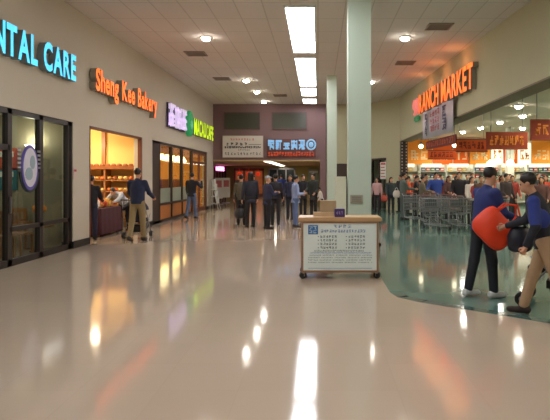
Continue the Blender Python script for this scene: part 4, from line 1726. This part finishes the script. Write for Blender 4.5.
person('bulky person in dark green coat, left of the far column', (-.18, 22.4, 0), 140, 1.72, (40, 44, 40), (32, 32, 34), wide=1.15, hem=.7, arms=((16, 8, 50, 15), (12, 10, 40)))
person('person in black coat beside the dark green coat', (-.62, 23.2, 0), -150, 1.68, (30, 30, 36), (30, 30, 34), hem=.72, arms=((6, 8, 14), (6, 8, 14)))
person('small child in white top near the far column', (.16, 24.2, 0), 100, 1.16, (214, 208, 200), (44, 42, 50), arms=((24, 10, 40), (10, 10, 20)), lean=12)
person('person in bright blue jacket farther down the passage', (-2.05, 31.5, 0), 15, 1.72, (44, 66, 150), (40, 44, 70), wide=1.1, arms=((6, 8, 14), (6, 8, 14)), vox=.024)
person('dark-clad person at the mouth of the passage, left', (-3.95, 28.0, 0), 170, 1.70, (52, 38, 38), (36, 30, 32), arms=((6, 8, 14), (6, 8, 14)), vox=.024)
person('person in brown coat beyond the mouth of the passage', (-3.6, 31.5, 0), 160, 1.66, (70, 46, 40), (36, 30, 32), arms=((6, 8, 14), (6, 8, 14)), vox=.024)
person('person in teal coat far down the passage by the glass doors', (-2.75, 38.0, 0), 180, 1.70, (40, 70, 76), (34, 36, 44), arms=((6, 8, 14), (6, 8, 14)), vox=.028)
# --- bakery
person('woman in pale striped top bending over the maroon bakery table', (-5.75, 16.6, 0), 165, 1.60, (176, 180, 190), (40, 30, 36), lean=58, arms=((50, 6, 20), (56, 8, 20)), legs=((4, 4), (-4, 6)), hem=.9)
person('person in black standing at the left edge of the bakery opening', (-5.78, 14.25, 0), 10, 1.62, (30, 30, 40), (40, 44, 70), arms=((26, 8, 40), (20, 8, 40)))
# --- right foreground
person('man in navy jacket and dark trousers carrying a big red-orange bag', (2.19, 7.45, 0), -70, 1.73, (34, 46, 104), (32, 34, 42), (196, 196, 192),
       legs=((10, 6), (-8, 6)), arms=((22, 8, 48, 6), (20, 14, 50, 0)), nod=14, lean=8, hem=.88, vox=NEAR, grip=.6, wide=1.05)
person('man in black and blue jacket with khaki trousers striding at the right edge', (2.56, 6.3, 0), 62, 1.68, (30, 32, 44), (172, 142, 110), (52, 40, 34),
       legs=((20, 4), (-18, 14)), arms=((30, 10, 40, 0), (-6, 12, 30)), nod=12, lean=14, hem=.86, vox=NEAR, grip=.5, wide=1.08, sleeve=(40, 56, 130))
# --- right crowd
person('woman with black hair and pink top carrying bags by the glazed door', (2.68, 25.4, 0), 160, 1.56, (190, 150, 150), (54, 46, 54), hair='long', arms=((6, 10, 10), (6, 10, 10)))
person('person in dark teal jacket carrying a white bag, left of the market entrance', (3.18, 24.4, 0), 190, 1.58, (48, 62, 66), (40, 44, 50), hair='bob', arms=((10, 10, 20), (8, 14, 20)), wide=1.1)
person('man in grey-green suit standing at the left of the market crowd', (3.18, 20.9, 0), -80, 1.76, (92, 102, 94), (86, 96, 90), arms=((26, 6, 60), (24, 8, 62)), hem=.8)
person('person in orange top at the market entrance post', (3.85, 23.9, 0), -100, 1.62, (220, 90, 40), (60, 50, 50), arms=((8, 8, 20), (8, 8, 20)))
person('person in black top between the orange top and the tan jacket', (3.98, 22.6, 0), -110, 1.66, (36, 34, 36), (38, 36, 40), arms=((20, 8, 60), (20, 8, 60)))
person('man in tan grey jacket and dark trousers beside the carts', (3.95, 21.2, 0), -95, 1.63, (116, 108, 88), (30, 32, 48), arms=((22, 8, 60), (22, 8, 60)))
person('broad man in bright blue sweater behind the carts', (4.62, 21.9, 0), 180, 1.76, (40, 70, 150), (44, 44, 60), wide=1.25, arms=((14, 24, 50), (14, 24, 50)))
person('woman with red-brown hair behind the carts', (4.85, 20.8, 0), 200, 1.64, (84, 52, 50), (50, 44, 50), hair='long', hairmat=M_hairb, arms=((20, 10, 60), (20, 10, 60)))
person('man in black jacket standing behind the pale pink bag', (4.98, 19.75, 0), 170, 1.77, (34, 32, 38), (34, 34, 40), arms=((16, 12, 50), (16, 12, 50)), wide=1.1)
person('woman in white jacket with red scarf among the crowd', (5.15, 18.75, 0), 185, 1.60, (214, 206, 196), (60, 52, 56), hair='bob', vest=(170, 50, 44), arms=((14, 8, 40), (14, 8, 40)))
person('brown-jacketed man partly behind the navy man', (5.15, 17.7, 0), 180, 1.64, (96, 66, 50), (50, 44, 44), arms=((10, 8, 30), (10, 8, 30)))
person('woman in grey top with dark hair between the two striding men', (6.5, 19.8, 0), 190, 1.66, (150, 144, 140), (50, 46, 50), hair='long', arms=((14, 10, 40), (14, 10, 40)))
person('person in dark red sweater deep in the market crowd', (7.15, 20.6, 0), 175, 1.64, (140, 44, 36), (50, 44, 44), arms=((10, 10, 30), (10, 10, 30)))
person('man in grey coat far back in the market crowd', (7.0, 23.4, 0), 185, 1.70, (110, 104, 100), (50, 46, 46), arms=((10, 10, 30), (10, 10, 30)))
person('person in orange-red top at the right edge of the crowd', (8.05, 19.8, 0), 165, 1.66, (200, 70, 44), (50, 44, 44), hair='long', arms=((10, 10, 30), (10, 10, 30)))
person('man in white shirt far back beside a market shelf', (8.9, 23.6, 0), 180, 1.72, (210, 204, 190), (60, 56, 60), arms=((10, 10, 30), (10, 10, 30)))
person('woman in yellow top far back near the shelves', (6.0, 25.6, 0), 180, 1.64, (206, 160, 80), (60, 50, 50), hair='bob', arms=((10, 10, 30), (10, 10, 30)))
person('person in maroon jacket far back behind the blue sweater', (5.35, 24.3, 0), 185, 1.68, (110, 40, 40), (50, 44, 44), arms=((10, 10, 30), (10, 10, 30)))

CROWD = [
    (3.75, 25.4, 1.68, (40, 36, 40), 'short', 170, 'person in charcoal top beside the gate post, behind the orange top'),
    (4.45, 25.6, 1.6, (150, 60, 44), 'long', 190, 'long-haired person in brick red top inside the market near the gate post'),
    (4.55, 23.6, 1.72, (60, 48, 44), 'short', 180, 'person in dark brown jacket behind the tan grey jacket'),
    (5.0, 26.6, 1.7, (36, 38, 50), 'short', 175, 'person in midnight blue top far behind the broad man in bright blue'),
    (5.55, 22.4, 1.66, (120, 48, 36), 'long', 185, 'woman in rust red jacket right of the broad man in bright blue'),
    (5.75, 20.9, 1.74, (48, 46, 48), 'short', 178, 'tall man in graphite jacket behind the white-jacketed woman'),
    (6.2, 22.6, 1.62, (176, 150, 130), 'bob', 190, 'woman in beige cardigan behind the graphite jacket'),
    (6.55, 24.6, 1.7, (44, 54, 60), 'short', 180, 'man in slate jacket far back in the middle of the crowd'),
    (6.15, 18.3, 1.7, (52, 40, 42), 'short', 170, 'man in dark plum jacket just right of the navy man'),
    (7.55, 22.0, 1.7, (50, 44, 44), 'short', 186, 'man in dark umber jacket right of the red sweater'),
    (7.9, 24.4, 1.66, (170, 70, 40), 'long', 180, 'woman in burnt orange coat far back on the right'),
    (8.4, 21.4, 1.74, (40, 40, 46), 'short', 176, 'tall man in black top near the right edge of the crowd'),
    (6.95, 17.4, 1.6, (90, 60, 56), 'bob', 182, 'woman in mauve brown jacket seen between the two front men'),
    (5.7, 27.4, 1.64, (200, 190, 176), 'short', 184, 'person in cream top far back by the shelves'),
    (7.4, 26.8, 1.68, (90, 40, 40), 'bob', 178, 'woman in wine top far back by the shelves'),
]
for i, (x, y, hh, c, hr, a, lab) in enumerate(CROWD):
    person(lab, (x, y, 0), a + (i % 3 - 1) * 35, hh, c, [(40, 40, 48), (56, 48, 46), (34, 36, 44)][i % 3], hair=hr, hairmat=M_hairb if i % 4 == 1 else None,
           arms=((10 + 4 * (i % 4), 8, 20 + 15 * (i % 3)), (10, 10, 40 - 12 * (i % 3))), vox=.024, turn=(i % 5 - 2) * 14, wide=1 + .05 * (i % 4))

# carried things
carrier_bag('shopping_bag', (2.98, 25.2, .5), (206, 90, 70), 'red and white bag hanging from the pink-topped woman', .75)
carrier_bag('shopping_bag', (3.38, 24.1, .72), (214, 208, 200), 'white bag held by the person in dark teal', .8)
carrier_bag('handbag', (-2.5, 17.85, .28), (26, 26, 30), 'black handbag hanging from the tall dark-coated person', .85)


# the big red-orange bag
def big_bag():
    t = thing('tote_bag', 'big slanted red-orange bag in front of the navy-jacketed man', 'bag', (2.04, 6.93, .82), R(3))
    t.rotation_euler.y = R(45)
    g = MB()
    n, m = 12, 8
    W, H = .54, .42
    vs, fs = [], []
    for sd in (-1, 1):
        for i in range(n + 1):
            for j in range(m + 1):
                u, v = i / n, j / m
                bul = .085 * (math.sin(PI * u) ** .6) * (math.sin(PI * min(1, v * .8 + .12)) ** .7)
                x = (u - .5) * W * (1 - .08 * v) * (1 - .16 * abs(2 * v - 1) ** 4)
                vs.append((x, sd * (bul + .004) + .012 * math.sin(9 * u + 4 * v), H / 2 + (v - .5) * H * (1 - .16 * abs(2 * u - 1) ** 4) - .03 * math.sin(PI * u) * v))
    o = (n + 1) * (m + 1)
    for i in range(n):
        for j in range(m):
            a = i * (m + 1) + j
            fs.append((a, a + 1, a + m + 2, a + m + 1))
            fs.append((o + a, o + a + m + 1, o + a + m + 2, o + a + 1))
    for i in range(n):
        a, b = i * (m + 1), (i + 1) * (m + 1)
        fs.append((a, b, o + b, o + a))
        fs.append((a + m, o + a + m, o + b + m, b + m))
    for j in range(m):
        fs.append((j, o + j, o + j + 1, j + 1))
        q = n * (m + 1) + j
        fs.append((q, q + 1, o + q + 1, o + q))
    g.add(vs, fs, 0, True)
    mm = mat('tote_red', (232, 66, 28), .55, vary=.08, scale=5, bump=.3)
    g.build('bag_body', mm, t)
    for yy in (-.06, .06):
        MB().tube([(-.13, yy * .6, H - .03), (-.11, yy, H + .1), (0, yy * .6, H + .18), (.11, yy, H + .1), (.13, yy * .6, H - .03)], .014, 8).build('handle', mm, t)


big_bag()
carrier_bag('shoulder_bag', (2.43, 6.74, .7), (22, 24, 40), 'black bag slung between the two men on the right', .8)


# strollers
def stroller(label, loc, rz, fabric):
    t = thing('stroller', label, 'stroller', loc, rz)
    g = MB()
    for s in (-1, 1):
        g.tube([(s * .27, -.5, 1.02), (s * .27, -.42, .98), (s * .27, .32, .12)], .013, 8)
        g.tube([(s * .27, -.28, .12), (s * .27, .1, .55), (s * .27, .22, .62)], .013, 8)
        g.tube([(s * .27, -.42, .98), (s * .27, -.28, .12)], .011, 8)
    g.tube([(-.27, .32, .12), (.27, .32, .12)], .012, 8)
    g.tube([(-.27, -.28, .12), (.27, -.28, .12)], .012, 8)
    g.build('frame', M_metal, t)
    MB().tube([(-.28, -.5, 1.02), (.28, -.5, 1.02)], .018, 8).build('handle', M_black, t)
    g = MB()
    g.rbox(-.24, .24, -.1, .26, .42, .52, .03)
    g.rbox(-.24, .24, -.26, -.08, .42, .92, .03)
    g.build('seat', mat('stroller_' + fabric[0], fabric[1], .8), t)
    g = MB()
    vs, fs = [], []
    n, m = 10, 8
    for lay in (1, .96):
        for i in range(n + 1):
            for j in range(m + 1):
                a, b = PI * j / m, R(20) + R(120) * i / n
                vs.append((.27 * lay * math.cos(a), -.16 - .34 * lay * math.cos(b) * 1, .74 + .32 * lay * math.sin(a) * math.sin(b)))
    o = (n + 1) * (m + 1)
    for i in range(n):
        for j in range(m):
            a = i * (m + 1) + j
            fs += [(a, a + 1, a + m + 2, a + m + 1), (o + a, o + a + m + 1, o + a + m + 2, o + a + 1)]
    for j in range(m):
        fs += [(j, o + j, o + j + 1, j + 1)]
        q = n * (m + 1) + j
        fs += [(q, q + 1, o + q + 1, o + q)]
    g.add(vs, fs, 0, True)
    g.build('canopy', mat('stroller_' + fabric[0], fabric[1], .8), t)
    MB().rbox(-.2, .2, -.3, .05, .18, .36, .04).build('basket', M_black, t)
    for s in (-1, 1):
        for y in (-.28, .32):
            g = MB()
            for q in (-.022, .022):
                m4 = Matrix.Translation((s * .27 + q, y, .085)) @ Matrix.Rotation(PI / 2, 4, 'Y')
                g.lathe([(.05, -.012), (.08, -.014), (.085, 0), (.08, .014), (.05, .012)], n=18, mtx=m4)
            wl_ = g.build('wheel', M_black, t)
            g = MB()
            m4 = Matrix.Translation((s * .27, y, .085)) @ Matrix.Rotation(PI / 2, 4, 'Y')
            g.lathe([(.03, -.045), (.035, 0), (.03, .045)], n=12, mtx=m4)
            g.build('hub', M_metal, wl_)
    return t


stroller('dark stroller pushed by the man in the navy polo', (-4.74, 14.72, 0), R(2), ('navy', (30, 32, 50)))
stroller('small stroller with dark wheels behind the striding man at the right edge', (2.95, 7.05, 0), R(60), ('charcoal', (40, 40, 46)))
